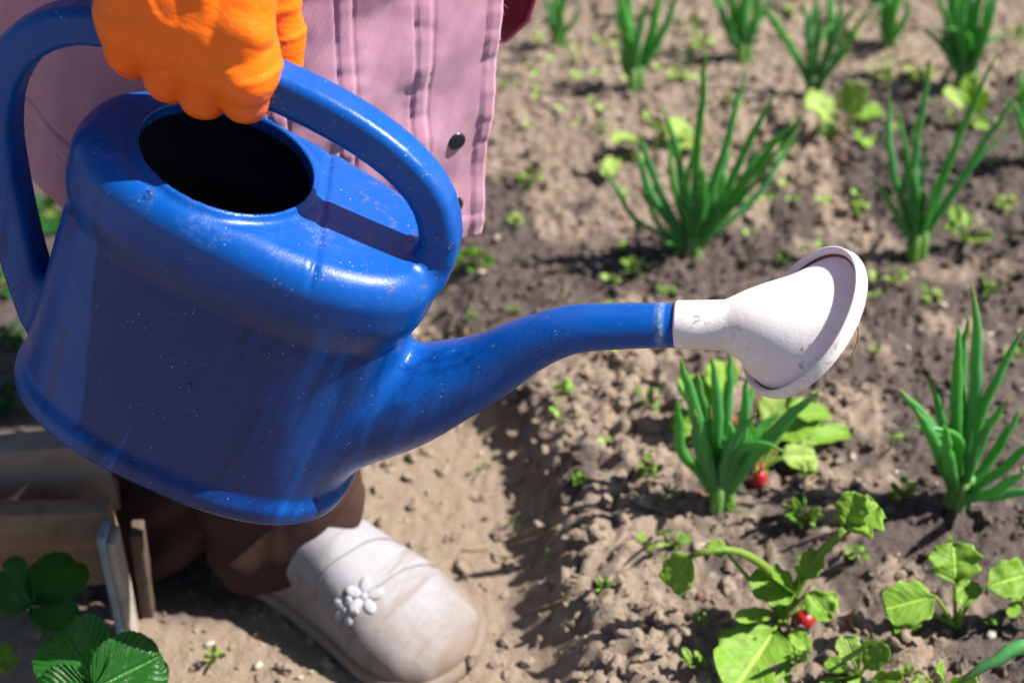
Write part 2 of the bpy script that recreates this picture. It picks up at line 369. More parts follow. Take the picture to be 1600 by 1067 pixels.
# ------------------------------------------------------------------ ground
def bed_mask(x, y):       # 1 on the raised bed, 0 on the trodden path
    e = .0 - .14*sstep(.93, 1.16, y) + .035*noise(y*5, 3.3, 0, 11) + .015*noise(y*17, 1.3, 0, 12)
    return sstep(0, .075, x - e)
def clod_h(x, y):
    wx = x+.014*noise(x*30, y*30, 0, 31)+.004*noise(x*90, y*90, 0, 38); wy = y+.014*noise(x*30, y*30, 5, 32)+.004*noise(x*90, y*90, 5, 39)
    pat = sstep(-.45, .30, noise(x*5, y*5, 0, 40))
    return (.012*np.abs(noise(wx*26, wy*26, 0, 33))+.013*np.abs(noise(wx*58, wy*58, 0, 34)))*(.25+.75*pat) + .009*np.abs(noise(wx*120, wy*120, 0, 35)) + .0040*np.abs(noise(x*240, y*240, 0, 36))
def ground_h(x, y, fine=True):
    x = np.asarray(x, float); y = np.asarray(y, float); b = bed_mask(x, y)
    far = sstep(1.35, 1.7, y)
    z = .045*b*(1-.35*far) + .010*fbm(x*3.3, y*3.3, 0, 20, 3)*(.25+.75*b)
    z = z + .012*b*np.sin(y*9.5+1.2*noise(x*3, y*2, 0, 22))      # planting rows
    if fine:
        c = clod_h(x, y)
        z = z + c*(.10+.90*b) - .006*b + .0025*np.abs(noise(x*95, y*95, 3, 37))*(1-b)
    return z
def left_bed_shade(x, y): return np.maximum(sstep(-.29, -.335, x)*sstep(.775, .80, y), sstep(-.17, -.24, x+.02*noise(x*20, y*20, 0, 58))*sstep(.745, .785, y+.015*noise(x*25, y*25, 0, 59)))  # dark soil of the left bed, plus leg shadow painted into the ground
def damp_shade_f(x, y):
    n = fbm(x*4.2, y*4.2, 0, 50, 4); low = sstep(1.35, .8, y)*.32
    ev = np.exp(-((x-.62)/.25)**2-((y-1.4)/.22)**2)*.6 + np.exp(-((x+.02)/.07)**2-((y-1.2)/.16)**2)*.35 + np.exp(-((x-.45)/.25)**2-((y-.88)/.2)**2)*.25  # damp patches; the far right one paints shade of plants out of frame
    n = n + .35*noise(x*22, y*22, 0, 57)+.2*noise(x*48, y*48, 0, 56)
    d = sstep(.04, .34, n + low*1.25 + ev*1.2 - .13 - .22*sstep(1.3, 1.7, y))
    return np.clip(np.maximum(d*bed_mask(x, y), left_bed_shade(x, y)), 0, 1)
def axis(lo, hi, step, far):
    a = np.arange(lo, hi+step/2, step); g = step*1.35**np.arange(1, 40); g = np.cumsum(g); g = g[g < far]
    return np.r_[(lo-g)[::-1], a, hi+g]
xs = axis(-.78, .82, .0036, 90); ys = axis(.55, 2.2, .0036, 90)
X, Y = np.meshgrid(xs, ys); inn = (np.abs(X) < 2.5) & (Y > -2) & (Y < 4)
Z = np.where(inn, ground_h(X, Y), 0.)
def fast_mesh(name, V, Q, smooth=True):
    me = bpy.data.meshes.new(name); me.vertices.add(len(V)); me.vertices.foreach_set('co', np.asarray(V, np.float32).ravel())
    Q = np.asarray(Q); k = Q.shape[1]; me.loops.add(Q.size); me.loops.foreach_set('vertex_index', Q.astype(np.int32).ravel())
    me.polygons.add(len(Q)); me.polygons.foreach_set('loop_start', np.arange(0, Q.size, k, dtype=np.int32))
    me.polygons.foreach_set('use_smooth', [smooth]*len(Q)); me.update(calc_edges=True); me.validate(); return me
def fattr(me, name, v):
    a = me.attributes.new(name, 'FLOAT', 'POINT'); a.data.foreach_set('value', np.asarray(v, np.float32).ravel())
nr, nc = X.shape; I = np.arange(nr*nc).reshape(nr, nc)
Q = np.stack([I[:-1, :-1], I[:-1, 1:], I[1:, 1:], I[1:, :-1]], -1).reshape(-1, 4)
me = fast_mesh('ground', np.stack([X, Y, Z], -1).reshape(-1, 3), Q)
pit_shade = np.zeros_like(X); mm = inn; pit_shade[mm] = clod_h(X[mm], Y[mm]); pit_shade = sstep(.0125, .003, pit_shade)*bed_mask(X, Y)*inn  # hollows darkened in the soil colour, imitating shade between clods
fattr(me, 'damp_shade', np.clip(damp_shade_f(X, Y)+.58*pit_shade, 0, 1)); fattr(me, 'path', (1-bed_mask(X, Y))*(1-left_bed_shade(X, Y)))
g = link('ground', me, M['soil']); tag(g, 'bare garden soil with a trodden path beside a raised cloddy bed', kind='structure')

# loose clods and crumbs
def lump(seed, sub=1):
    bm = bmesh.new(); bmesh.ops.create_icosphere(bm, subdivisions=sub, radius=1)
    V = np.array([v.co[:] for v in bm.verts]); Fc = np.array([[v.index for v in f.verts] for f in bm.faces]); bm.free()
    n = noise(V[:, 0]*1.3+seed*9.1, V[:, 1]*1.3, V[:, 2]*1.3, seed); m2 = noise(V[:, 0]*3, V[:, 1]*3+seed, V[:, 2]*3, seed+3)
    m3 = noise(V[:, 0]*6+seed, V[:, 1]*6, V[:, 2]*6, seed+4)
    return V*(1+.55*n+.35*m2+.18*m3)[:, None]*np.array([1, .8, .6]), Fc
LU = [lump(k, 2) for k in range(4)] + [lump(k+9, 1) for k in range(5)]
def scatter(n, xr, yr, rmin, rmax, keep, big=False, power=2.2):
    VV = []; FF = []; o = 0
    for k in range(n):
        x = rng.uniform(*xr); y = rng.uniform(*yr)
        if not keep(x, y): continue
        r = rmin+(rmax-rmin)*rng.random()**power
        V, Fc = LU[rng.integers(0, 4) if r > .006 else rng.integers(4, 9)]
        a, b_, c = rng.uniform(0, 6.28, 3); ca, sa = math.cos(a), math.sin(a); cb, sb = math.cos(b_), math.sin(b_)
        R = np.array([[ca, -sa, 0], [sa, ca, 0], [0, 0, 1]])@np.array([[1, 0, 0], [0, cb, -sb], [0, sb, cb]])
        z = float(ground_h(x, y)) + r*.25
        VV.append(V@R.T*r + (x, y, z)); FF.append(Fc+o); o += len(V)
    return np.concatenate(VV), np.concatenate(FF)
def onbed(x, y): return rng.random() < .24+.76*float(bed_mask(x, y))**.8*(.35+.65*float(noise(x*5, y*5, 0, 40) > -.2))
V, Fc = scatter(26000, (-.55, .80), (.62, 2.15), .0012, .0075, onbed, power=3.0)
me = fast_mesh('soil_clods', V, Fc, False); fattr(me, 'damp_shade', damp_shade_f(V[:, 0], V[:, 1])*.85); fattr(me, 'path', 0*V[:, 0])
o = link('soil_clods', me, M['soil']); tag(o, 'loose crumbs and small clods of soil scattered over the bed', 'soil clods', kind='stuff')
V, Fc = scatter(420, (-.45, .80), (.66, 2.1), .0015, .0055, lambda x, y: True)
o = link('pebbles', fast_mesh('pebbles', V, Fc), M['stone']); tag(o, 'tiny pale pebbles strewn through the soil', 'pebbles', kind='stuff')
V, Fc = scatter(45, (0., .80), (.70, 2.0), .0025, .0065, lambda x, y: True)
o = link('clay_crumbs', fast_mesh('clay_crumbs', V, Fc), M['clay']); tag(o, 'small reddish brown bits lying in the soil', 'clay crumbs', kind='stuff')
parts = []
for k in range(170):
    x, y = rng.uniform(-.1, .75), rng.uniform(.68, 1.9); a = rng.uniform(0, 3.14); L = rng.uniform(.01, .045)
    dx, dy = math.cos(a)*L, math.sin(a)*L*.6
    P = spline([(x+t*dx+.003*math.sin(3*t+k), y+t*dy, float(ground_h(x+t*dx, y+t*dy))+.003+.004*t*rng.random()) for t in (0, .5, 1)], 5)
    parts.append(tube(P, [.0005, .0008, .0008, .0007, .0004], 4))
V, Fc = join(parts); o = link('straw_bits', mkmesh('straw_bits', V, Fc), M['straw']); tag(o, 'short dry stalks and root threads lying on the bed', 'straw', kind='stuff')

# ------------------------------------------------------------------ watering can (own axes: x to the spout, z up)
CR = np.array([[0.9061, 0.1999, 0.3728], [-0.2188, 0.9757, 0.0087], [-0.362, -0.0895, 0.9279]]); CT = np.array([-.2211, .708, .2749])
can = empty('watering_can')
can.matrix_world = Matrix([[*CR[0], CT[0]], [*CR[1], CT[1]], [*CR[2], CT[2]], [0, 0, 0, 1]])
tag(can, 'blue plastic watering can with a white sprinkler rose, held tilted above the bed', 'watering can')
def to_can(u, v, yl=0.):
    d = pdir(u, v); n = CR[:, 1]; k = ((CT-CC)@n+yl)/(d@n); return (CC+d*k-CT)@CR
HANDLE = spline([(.1065, .202, .0135), (.1065, .220, .0128), (.1018, .2321, .0126), (.0905, .2475, .013), (.0698, .2598, .0133), (.0451, .2669, .0136), (.0118, .2706, .0138), (-.0218, .2705, .0137), (-.0666, .2672, .0133),
    (-.1090, .2625, .0128), (-.1370, .2510, .0126), (-.1585, .2285, .0128), (-.1690, .1980, .0134), (-.1675, .1640, .0140), (-.1570, .1300, .0140), (-.1435, .0960, .0138), (-.1290, .0640, .0138), (-.115, .036, .0125)], 46)
SPOUT = spline([(.075, 0, .048, .040), (.100, 0, .074, .0385), (.1260, 0, .1000, .0335), (.1480, 0, .1270, .0265), (.1650, 0, .1500, .0215), (.1815, 0, .1790, .0172), (.1995, 0, .2020, .0150), (.2260, 0, .2205, .0139), (.2620, 0, .2420, .0131)], 130)
OCX, ORX, ORY, ZT = -.0289, .0520, .0535, .2085
def outline(x, y, a, b, n=2.45):
    k = (np.abs(x/a)**n + np.abs(y/b)**n + 1e-12)**(1/n)
    gx = np.abs(x/a)**(n-1)/a*k**(1-n); gy = np.abs(y/b)**(n-1)/b*k**(1-n)
    return (k-1)/np.maximum(np.sqrt(gx*gx+gy*gy), 3.)
def body_d(P, off=0.):
    x, y, z = P.T
    grow = .0046*sstep(.148, .178, z) + .0045*(1-sstep(.014, .026, z)) - .0007*np.exp(-((z-.154)/.007)**2)
    a = .1125+.0015*sstep(.2, 0, z)+grow; b = .0655+.006*sstep(.2, 0, z)+grow
    dh = outline(x, y, a-off, b-off)
    r = np.where(z > .1, .019, .009); cz, hz = (ZT)/2, ZT/2-off
    tilt = .0025*np.clip((.07-np.abs(x+.029))/.07, 0, 1)
    dv = np.abs(z-cz)-hz - np.where(z > .1, tilt, 0)
    qx, qy = dh+r, dv+r
    return np.sqrt(np.maximum(qx, 0)**2+np.maximum(qy, 0)**2)+np.minimum(np.maximum(qx, qy), 0)-r
def handle_d(P):
    x, y, z = P.T; best = np.full(len(P), 9.); rr = np.full(len(P), .013)
    for i in range(len(HANDLE)-1):
        A, B = HANDLE[i], HANDLE[i+1]; ab = B[:2]-A[:2]
        t = np.clip(((x-A[0])*ab[0]+(z-A[1])*ab[1])/(ab@ab), 0, 1)
        d = np.hypot(x-A[0]-t*ab[0], z-A[1]-t*ab[1]); r = A[2]+(B[2]-A[2])*t; m_ = d-r < best-rr; best = np.where(m_, d, best); rr = np.where(m_, r, rr)
    rc = .0065; rr = rr*.93; qx = best-rr+rc; qy = np.abs(y)-.0125+rc
    return np.sqrt(np.maximum(qx, 0)**2+np.maximum(qy, 0)**2)+np.minimum(np.maximum(qx, qy), 0)-rc
def spout_d(P):
    d = np.full(len(P), .3); m_ = (P[:, 0] > .02) & (np.abs(P[:, 1]) < .075)
    if m_.any():
        p = P[m_]; m2 = None
        for i in range(len(SPOUT)-1):
            A, B = SPOUT[i], SPOUT[i+1]; ab = B[[0, 2]]-A[[0, 2]]; t = np.clip(((p[:, 0]-A[0])*ab[0]+(p[:, 2]-A[2])*ab[1])/(ab@ab), 0, 1)
            e = np.sqrt((p[:, 0]-A[0]-t*ab[0])**2+p[:, 1]**2+(p[:, 2]-A[2]-t*ab[1])**2)-(A[3]+(B[3]-A[3])*t)
            m2 = e if m2 is None else np.minimum(m2, e)
        d[m_] = m2
    x, z = P[:, 0], P[:, 2]
    ax = (x-.2470)*.86+(z-.2330)*.51
    return d - .0007*np.exp(-(ax/.0016)**2)
def cav_d(P): return body_d(P, .0056)
def hole_d(P):
    x, y, z = P.T; k = np.sqrt(((x-OCX)/ORX)**2+(y/ORY)**2); return (k-1)*.052
def can_d(P):
    x, y, z = P.T; d = body_d(P)
    # shallow crease across the top plate and the boss for the handle foot
    d = d + .0014*np.exp(-((x-.034+.25*y)/.0022)**2)*sstep(.19, .205, z)
    hh = smin(d, handle_d(P), .010); d = smin(hh, spout_d(P), .015)
    ring = np.sqrt(hole_d(P)**2+(z-ZT-.0018)**2)-.0032
    groove = np.sqrt((hole_d(P)-.0085)**2+(z-ZT-.0035)**2)-.0028
    d = smax(d, -groove, .003); d = smin(d, ring, .003)
    far = np.where(z > ZT+.016, 9., -9.)
    d = smax(d, -smax(hole_d(P), far, .001), .003); d = smax(d, -cav_d(P), .001)
    return d
V, Q, N = polygonise(can_d, (-.192, -.090, -.012), (.272, .090, .296), .0021)
ctr = V[Q].mean(1); dB, dH, dS = body_d(ctr), handle_d(ctr), spout_d(ctr)
isS = (dS < dB) & (dS < dH) & (ctr[:, 0] > .05); isH = (dH < dB) & (dH < dS) & ~isS & ~((np.abs(ctr[:, 0]-OCX) < .07) & (ctr[:, 2] < .235))
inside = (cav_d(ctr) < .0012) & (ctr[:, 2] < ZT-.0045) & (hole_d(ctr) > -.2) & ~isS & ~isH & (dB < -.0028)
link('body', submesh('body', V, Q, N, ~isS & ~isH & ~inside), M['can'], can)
link('inner_wall', submesh('inner_wall', V, Q, N, inside), M['inner_shade'], can)
link('handle', submesh('handle', V, Q, N, isH), M['can'], can)
link('spout', submesh('spout', V, Q, N, isS), M['can'], can)
def added_water_d(P):
    wz = P@CR[2]+CT[2]; return np.maximum(np.maximum(cav_d(P)+.0010, wz-.392), .378-wz)
V, Q, N = polygonise(added_water_d, (-.14, -.09, .0), (.14, .09, .215), .004)
o = link('water', fast_mesh('water', V@CR.T+CT, Q), M['added_dark_water']); tag(o, 'near black water added level inside the blue can to darken its opening', 'water', kind='stuff')
# rose: collar, cone, disc
def ring(c, ax, r, n=64, ref=(0, 1, 0)):
    ax = np.asarray(ax, float)/np.linalg.norm(ax); a = np.asarray(ref, float); a = a-ax*(a@ax); a /= np.linalg.norm(a); b = np.cross(ax, a)
    th = np.linspace(0, 2*math.pi, n, endpoint=False); return c + np.outer(np.cos(th), a)*r + np.outer(np.sin(th), b)*r
def loft(rings, cap0=False, cap1=False):
    n = len(rings[0]); V = np.concatenate(rings); Fc = grid_faces(len(rings), n, True)
    if cap0: Fc.append(tuple(range(n))[::-1])
    if cap1: Fc.append(tuple((len(rings)-1)*n+i for i in range(n)))
    return V, Fc
c0 = to_can(1056, 507); c1 = to_can(1132, 508); ax0 = (c1-c0)/np.linalg.norm(c1-c0)
wax = np.array([.82, -.035, -.57]); wax /= np.linalg.norm(wax); ax1 = wax@CR
cd = to_can(1258, 505, .004)
RD = .0485
rose = link('sprinkler_rose', None, None, can)
rg = [ring(c0+ax0*.0005, ax0, .0122), ring(c0-ax0*.0002, ax0, .0140), ring(c0+ax0*.001, ax0, .0144), ring(c0+(c1-c0)*.5, ax0, .0146), ring(c1, ax0, .0150)]
for t in np.linspace(.1, 1, 10):
    te = t; c = c1*(1-te)+(cd-ax1*.0005)*te; a = ax0*(1-sstep(0, .8, t))+ax1*sstep(0, .8, t); r = .0150+(RD-.0044-.0150)*(te**1.10)
    rg.append(ring(c, a, r))
V, Fc = loft(rg); co = link('cone', mkmesh('cone', V, Fc), M['white'], rose)
dr = [(-.0010, RD-.0100), (-.0012, RD-.0042), (-.0052, RD-.0022), (-.0059, RD-.0012), (-.0054, RD-.0002), (0, RD+.0006), (.0020, RD), (.0028, RD-.0012), (.0030, RD-.004), (.0050, RD*.6), (.0065, 0.0005)]
V, Fc = loft([ring(cd+ax1*a, ax1, r, 96) for a, r in dr], False, True); link('face_plate', mkmesh('face_plate', V, Fc), M['white'], rose)
V, Fc = loft([ring(cd+ax1*a, ax1, r, 96) for a, r in [(-.0010, RD-.0052), (-.0022, RD-.0048), (-.0024, RD-.0036), (-.0012, RD-.0030)]]); link('gasket', mkmesh('gasket', V, Fc), M['rust'], rose)
hp = []
th_u = np.cross(ax1, (0, 1, 0)); th_u /= np.linalg.norm(th_u); th_v = np.cross(ax1, th_u)
for rr_, nn in ((.008, 6), (.016, 12), (.024, 18), (.032, 24), (.040, 30)):
    for k in range(nn):
        q = 2*math.pi*k/nn; zz = np.interp(rr_, [0, RD*.6, RD-.004], [.0065, .0050, .0030]); c = cd+ax1*(zz+.0002)+th_u*math.cos(q)*rr_+th_v*math.sin(q)*rr_
        v, f_ = loft([ring(c, ax1, .0010, 6), ring(c+ax1*.0006, ax1, .0008, 6)], False, True); hp.append((list(v), f_))
V, Fc = join(hp); o = link('sprinkler_hole', mkmesh('sprinkler_hole', V, Fc), M['snap'], rose); o['kind'] = 'stuff'
# seam ring where the rose was glued, inner water surface
# dry grass strand hanging on the rim
p = [at_y(1338, 503, .60), at_y(1341, 530, .60), at_y(1332, 553, .60), at_y(1325, 562, .60)]
rimw = CT+CR@(cd+ax1*.004); Yr = rimw[1]-.02
P = spline([at_y(u, v, Yr) for u, v in ((1336, 496), (1342, 522), (1336, 544), (1326, 566))], 10)
V, Fc = tube(P, [.0006]*6+[.0005]*4, 5); o = link('dry_grass_strand', mkmesh('dry_grass_strand', V, Fc), M['straw']); tag(o, 'thin brown dry grass strand caught on the rim of the white rose', 'grass strand')
# water droplets
def drop(u, v, r, name='water_droplet', long=1.):
    d = pdir(u, v)/np.linalg.norm(pdir(u, v)); P = CC.copy(); s = .70
    for _ in range(60):
        Pc = ((CC+d*s)-CT)@CR; q = can_d(Pc[None])[0]; s += q*.8
        if q < 1e-5: break
    Pc = ((CC+d*s)-CT)@CR; e = 5e-4; n_ = np.array([(can_d((Pc+k)[None])[0]-can_d((Pc-k)[None])[0]) for k in np.eye(3)*e]); n_ /= np.linalg.norm(n_)
    rs = [ring(Pc+n_*r*.55*math.sin(t)-n_*r*.05, n_, r*math.cos(t), 14, (0, 0, 1.)) for t in (0, .35, .7, 1.05, 1.35)]
    V, Fc = loft(rs, True, True); V = np.asarray(V); V = V + (V-Pc)[:, 2:3]*(long-1)*np.array([[0, 0, 1.]])
    return CT + V@CR.T, Fc
DR = [(640, 372, .0028, 1.5), (659, 376, .0030, 1.2), (684, 372, .0026, 1.3), (648, 385, .0016, 1), (664, 392, .0018, 1.4), (612, 352, .0018, 1), (590, 372, .0014, 1), (232, 305, .0028, 1.2), (172, 300, .0018, 1), (625, 345, .0014, 1), (575, 395, .0016, 1.6), (706, 385, .0022, 1.6), (672, 505, .0016, 1), (497, 493, .002, 1), (296, 602, .002, 1), (520, 262, .0014, 1)]
parts = []
for u, v, r, lg in DR:
    Vd, Fd = drop(u, v, r, long=lg); parts.append((list(Vd), Fd))
V, Fc = join(parts); o = link('water_droplets', mkmesh('water_droplets', V, Fc), M['drop']); tag(o, 'clear water beads sitting on the shoulder of the blue can', 'water droplets', kind='stuff')

# ------------------------------------------------------------------ person
person = empty('person', (-.22, .86, 0))
tag(person, 'person in a mauve jacket, brown trousers and orange glove carrying the blue watering can', 'person')
def plink(name, me, mat, parent=None):
    o = link(name, me, mat, parent or person)
    if parent is None: o.matrix_parent_inverse = Matrix.Translation((.22, -.86, 0))
    return o
# gloved hand, in the can's axes so that it closes round the handle
def W(v): return np.array(v, float)
FX = [-.0945, -.0705, -.0485, -.0262]      # little, ring, middle, index
def hand_d(P):
    d = None
    zb = [.2555, .2510, .2500, .2615]; rad = [.0122, .0122, .0118, .0128]
    for i, x in enumerate(FX):
        r = rad[i]; b = zb[i]; lean = -.012*(i-.5)/2.5
        ch = [W((x-.012+lean*.4, -.018, .335, r*1.15)), W((x-.006+lean*.4, -.0275, .310, r*1.15)), W((x-.001, -.0290, .284, r*1.08)), W((x, -.0220, b+.006, r)), W((x, -.012, b, r)), W((x, .010, b, r*.9)), W((x, .024, .262, r*.85)), W((x, .026, .275, r*.8))]
        e = chain_d(P, ch, .004); d = e if d is None else smin(d, e, .003 if i < 2 else .0016)
    for A, B, ra, rb in (((-.106, -.012, .318), (-.135, -.012, .400), .021, .025), ((-.082, -.016, .315), (-.112, -.012, .400), .022, .026), ((-.056, -.014, .312), (-.092, -.010, .400), .021, .025),
                         ((-.100, -.019, .292), (-.040, -.020, .296), .0185, .0185), ((-.093, -.019, .277), (-.033, -.019, .284), .0150, .0150), ((-.100, .012, .318), (-.056, .014, .318), .018, .018), ((-.113, -.010, .395), (-.130, -.012, .470), .035, .034)):
        d = smin(d, seg_d(P, W(A), W(B), ra, rb), .016)
    th = [W((-.070, .008, .360, .021)), W((-.052, .020, .334, .0190)), W((-.040, .028, .308, .0165)), W((-.029, .031, .285, .0145)), W((-.0230, .029, .266, .0130)), W((-.022, .026, .256, .0120))]
    d = smin(d, chain_d(P, th, .004), .008)
    x, y, z = P.T
    f1 = noise(x*34+z*30, y*26, z*55-x*25, 61); f2 = noise(x*80+z*50, y*60, z*110, 62)
    f3 = noise(x*22-z*38, y*20, x*30+z*46, 63)
    d = d - .0011*sstep(.45, 1, 1-np.abs(f1))*sstep(.25, .31, z) + .0016*f3 + .0003*f2 + .0010*np.exp(-((z-.279-(x+.06)*.75+.006*f3)/.0045)**2)*(y < 0)
    return d
V, Q, N = polygonise(hand_d, (-.185, -.075, .205), (.040, .075, .510), .0024)
gl = plink('orange_glove', mkmesh('orange_glove', V, Q, True, N), M['glove'])
gl.matrix_parent_inverse = Matrix.Translation((.22, -.86, 0)) @ can.matrix_world
# jacket: open coat with a placket hanging down on the near side
PLAN = spline([(-.0, 1.02, 0), (-.02, 1.09, 0), (-.15, 1.14, 0), (-.30, 1.12, 0), (-.41, 1.03, 0), (-.430, .93, 0), (-.385, .845, 0), (-.30, .822, 0), (-.21, .806, 0), (-.125, .818, 0), (-.028, .872, 0)], 300)[:, :2]
PL = np.r_[0, np.cumsum(np.linalg.norm(np.diff(PLAN, axis=0), axis=1))]; PT = PL[-1]
HB, HR = .322, .092
SEAMS = [.101, .0505, .145]   # distance of the flat seams from the front edge
def jacket_pt(s, z, off=0.):
    """s = distance from the front edge along the cloth, z = height"""
    L = PT-s; px = np.interp(L, PL, PLAN[:, 0]); py = np.interp(L, PL, PLAN[:, 1])
    e = .002; dx = np.interp(L+e, PL, PLAN[:, 0])-np.interp(L-e, PL, PLAN[:, 0]); dy = np.interp(L+e, PL, PLAN[:, 1])-np.interp(L-e, PL, PLAN[:, 1]); n = np.hypot(dx, dy)+1e-9
    nx, ny = dy/n, -dx/n
    near = np.exp(-s/.25)
    px = px + np.clip(z-.322, 0, .22)*.115*np.exp(-s/.12)
    up = np.clip((z-.62)/.45, 0, 1); cxm, cym = -.23, .93
    px = px+(cxm-px)*.22*up; py = py+(cym-py)*.30*up
    w_ = .0075*fbm(s*9+z*3, z*7-s*4, 0, 70, 3)+.0025*np.sin(z*60+s*40+3*noise(s*14,z*9,0,78))*sstep(.2,.8,noise(s*11,z*8,0,79)+.3) + .0030*fbm(s*30+z*8, z*22+s*9, 0, 71, 3)
    fold = .009*np.sin(s*34+z*9+1+noise(z*5,s*3,0,77))*sstep(.14, .30, s)
    puck = 0
    for q in SEAMS:
        g_ = np.exp(-((s-q)/.0045)**8); puck = puck + .0006*g_ - .0007*np.exp(-((np.abs(s-q)-.0052)/.0008)**2) + .0009*np.exp(-((s-q)/.011)**2)*noise(z*130, s*60+q*77, 0, 72)
    puck = puck + (.0010+.0006*noise(z*170, 3, 0, 73))*(s < .0085)
    hem = .0012*((z-HB) < .018)*1.0 + .0008*np.exp(-((z-HB-.020)/.010)**2)*noise(s*150, 9, 0, 74)
    zr = z-HB-HR*sstep(.22, .36, s); on = sstep(.20, .24, s)
    hem = hem + on*(.0012*np.exp(-((zr-.060)/.0075)**8)+.0013*np.exp(-((zr-.052)/.012)**2)*noise(s*170, z*20, 0, 76)-.0008*np.exp(-((zr-.0515)/.0012)**2)-.0008*np.exp(-((zr-.0685)/.0012)**2))
    d = w_+fold+puck+hem+off
    return np.stack([px+nx*d, py+ny*d, z+.003*noise(s*12, 4.4, 0, 75)], -1)
zt = np.r_[np.arange(0, .30, .0022), np.linspace(.30, .74, 30)]
ss = np.r_[np.linspace(0, .40, 230), np.linspace(.405, PT, 60)]
S_, Z_ = np.meshgrid(ss, zt)
hemz = HB + HR*sstep(.22, .36, S_)
JP = jacket_pt(S_, hemz+Z_)
me = fast_mesh('coat_cloth', JP.reshape(-1, 3), np.array(grid_faces(len(zt), len(ss))))
jk = plink('jacket', me, M['pink']); md = jk.modifiers.new('thick', 'SOLIDIFY'); md.thickness = .0022; md.offset = -1; md.use_even_offset = False
# stitches: dashes of thread along the seams
st = []
def stitch_line(fn, n, L=.0016, skip=.45):
    for k in range(n):
        a, b = fn(k/n), fn((k+1-skip)/n); st.append(tube([a, (a+b)/2, b], [.0004, .0006, .0004], 4))
for q in (SEAMS[0]-.0038, SEAMS[0]+.0040, SEAMS[1]-.0038, SEAMS[1]+.0040, SEAMS[2]+.004, .0080):
    stitch_line(lambda t, q=q: jacket_pt(np.array(q), np.array(HB+.003+.34*t), .0006), 105)
stitch_line(lambda t: jacket_pt(np.array(.25+.25*t), np.array(HB+HR*float(sstep(.22, .36, .25+.25*t))+.052), .0006), 90)
stitch_line(lambda t: jacket_pt(np.array(.01+.40*t), np.array(HB+HR*float(sstep(.22, .36, .01+.4*t))+.016), .0006), 130)
V, Fc = join(st); o = plink('stitching', mkmesh('stitching', V, Fc), M['thread'], jk); o['kind'] = 'stuff'
def snap(u, v):
    best = None
    for s in ():
        for z in [0]:
            pass
    S2, Z2 = np.meshgrid(np.linspace(.003, .1, 120), np.linspace(HB, .56, 200)); Pp = jacket_pt(S2, Z2); d = Pp-CC; zc = d@CF
    uu = 800+FPX*d[..., 0]/zc; vv = 533.5-FPX*(d@CU)/zc; i = np.unravel_index(np.argmin((uu-u)**2+(vv-v)**2), uu.shape)
    a = Pp[i]; b = jacket_pt(S2[i]+.004, Z2[i]); c = jacket_pt(S2[i], Z2[i]+.004); n_ = np.cross(c-a, b-a); n_ /= np.linalg.norm(n_)
    if n_[1] > 0: n_ = -n_
    V, Fc = loft([ring(a+n_*h_, n_, r_, 28, (0, 0, 1)) for h_, r_ in [(-.001, .0062), (.0008, .0070), (.0018, .0071), (.0030, .0064), (.0036, .0050), (.0033, .0040), (.0035, .0030), (.0038, .0004)]], True, True)
    return plink('snap_button', mkmesh('snap_button', V, Fc), M['snap'], jk)
snap(712, 218); snap(709, 318)
fr = []
for k in range(46):
    zz = rng.uniform(HB, .56); a = jacket_pt(np.array(.0005), np.array(zz), .0); L = rng.uniform(.0015, .006)
    d1 = np.array([rng.uniform(.3, 1), rng.uniform(-.6, .3), rng.uniform(-.8, .4)]); fr.append(tube([a, a+d1*L*.6, a+d1*L+(0, 0, rng.uniform(-.003, .002))], [.00018, .00015, .00008], 4))
V, Fc = join(fr); o = plink('frayed_thread', mkmesh('frayed_thread', V, Fc), M['pinkedge'], jk); o['kind'] = 'stuff'
# far flap: crimson lining with pink edge
def flap(edge):
    V = []; rows = []
    for z in np.linspace(.405, .95, 30):
        xs_ = np.linspace(-.05, .0175-.9*max(0, .43-z), 12) if not edge else None
        if edge:
            xe = .0175-.9*max(0, .43-z); rows.append([(xe, 1.00-.0+.004*math.sin(z*20), z)]); continue
        rows.append([(x, 1.00-.0+.004*math.sin(x*60+z*20), z) for x in xs_])
    return rows
r_ = flap(False); o = plink('lining_flap', mkmesh('lining_flap', [p for r in r_ for p in r], grid_faces(len(r_), 12)), M['lining'], jk)
md = o.modifiers.new('thick', 'SOLIDIFY'); md.thickness = .002
P = [r[-1] for r in r_]; P = [(r_[0][0][0], r_[0][0][1], r_[0][0][2])]+P; V, Fc = tube(P, [.0022]*len(P), 6); plink('piping', mkmesh('piping', V, Fc), M['pinkedge'], jk)
# shoulders and sleeve (above the frame)
def torso_d(P):
    d = seg_d(P, W((-.24, .86, 1.06)), W((-.22, 1.04, 1.06)), .085, .085); d = smin(d, seg_d(P, W((-.24, .95, .80)), W((-.24, .95, 1.08)), .125, .11), .05)
    return d
V, Q, N = polygonise(torso_d, (-.45, .68, .66), (-.02, 1.22, 1.22), .014); plink('yoke', mkmesh('yoke', V, Q, True, N), M['pink'], jk)
hw = CT+CR@np.array([-.124, -.011, .445])
P = spline([(-.25, .85, 1.06), (-.30, .78, .86), (hw[0]-.005, hw[1]+.0, hw[2]+.045), (hw[0]+.001, hw[1], hw[2]-.005)], 24)
tt = np.linspace(0, 1, 24); V, Fc = tube(P, .072-.022*tt+.003*np.sin(tt*40), 28); plink('sleeve', mkmesh('sleeve', V, Fc), M['pink'], jk)
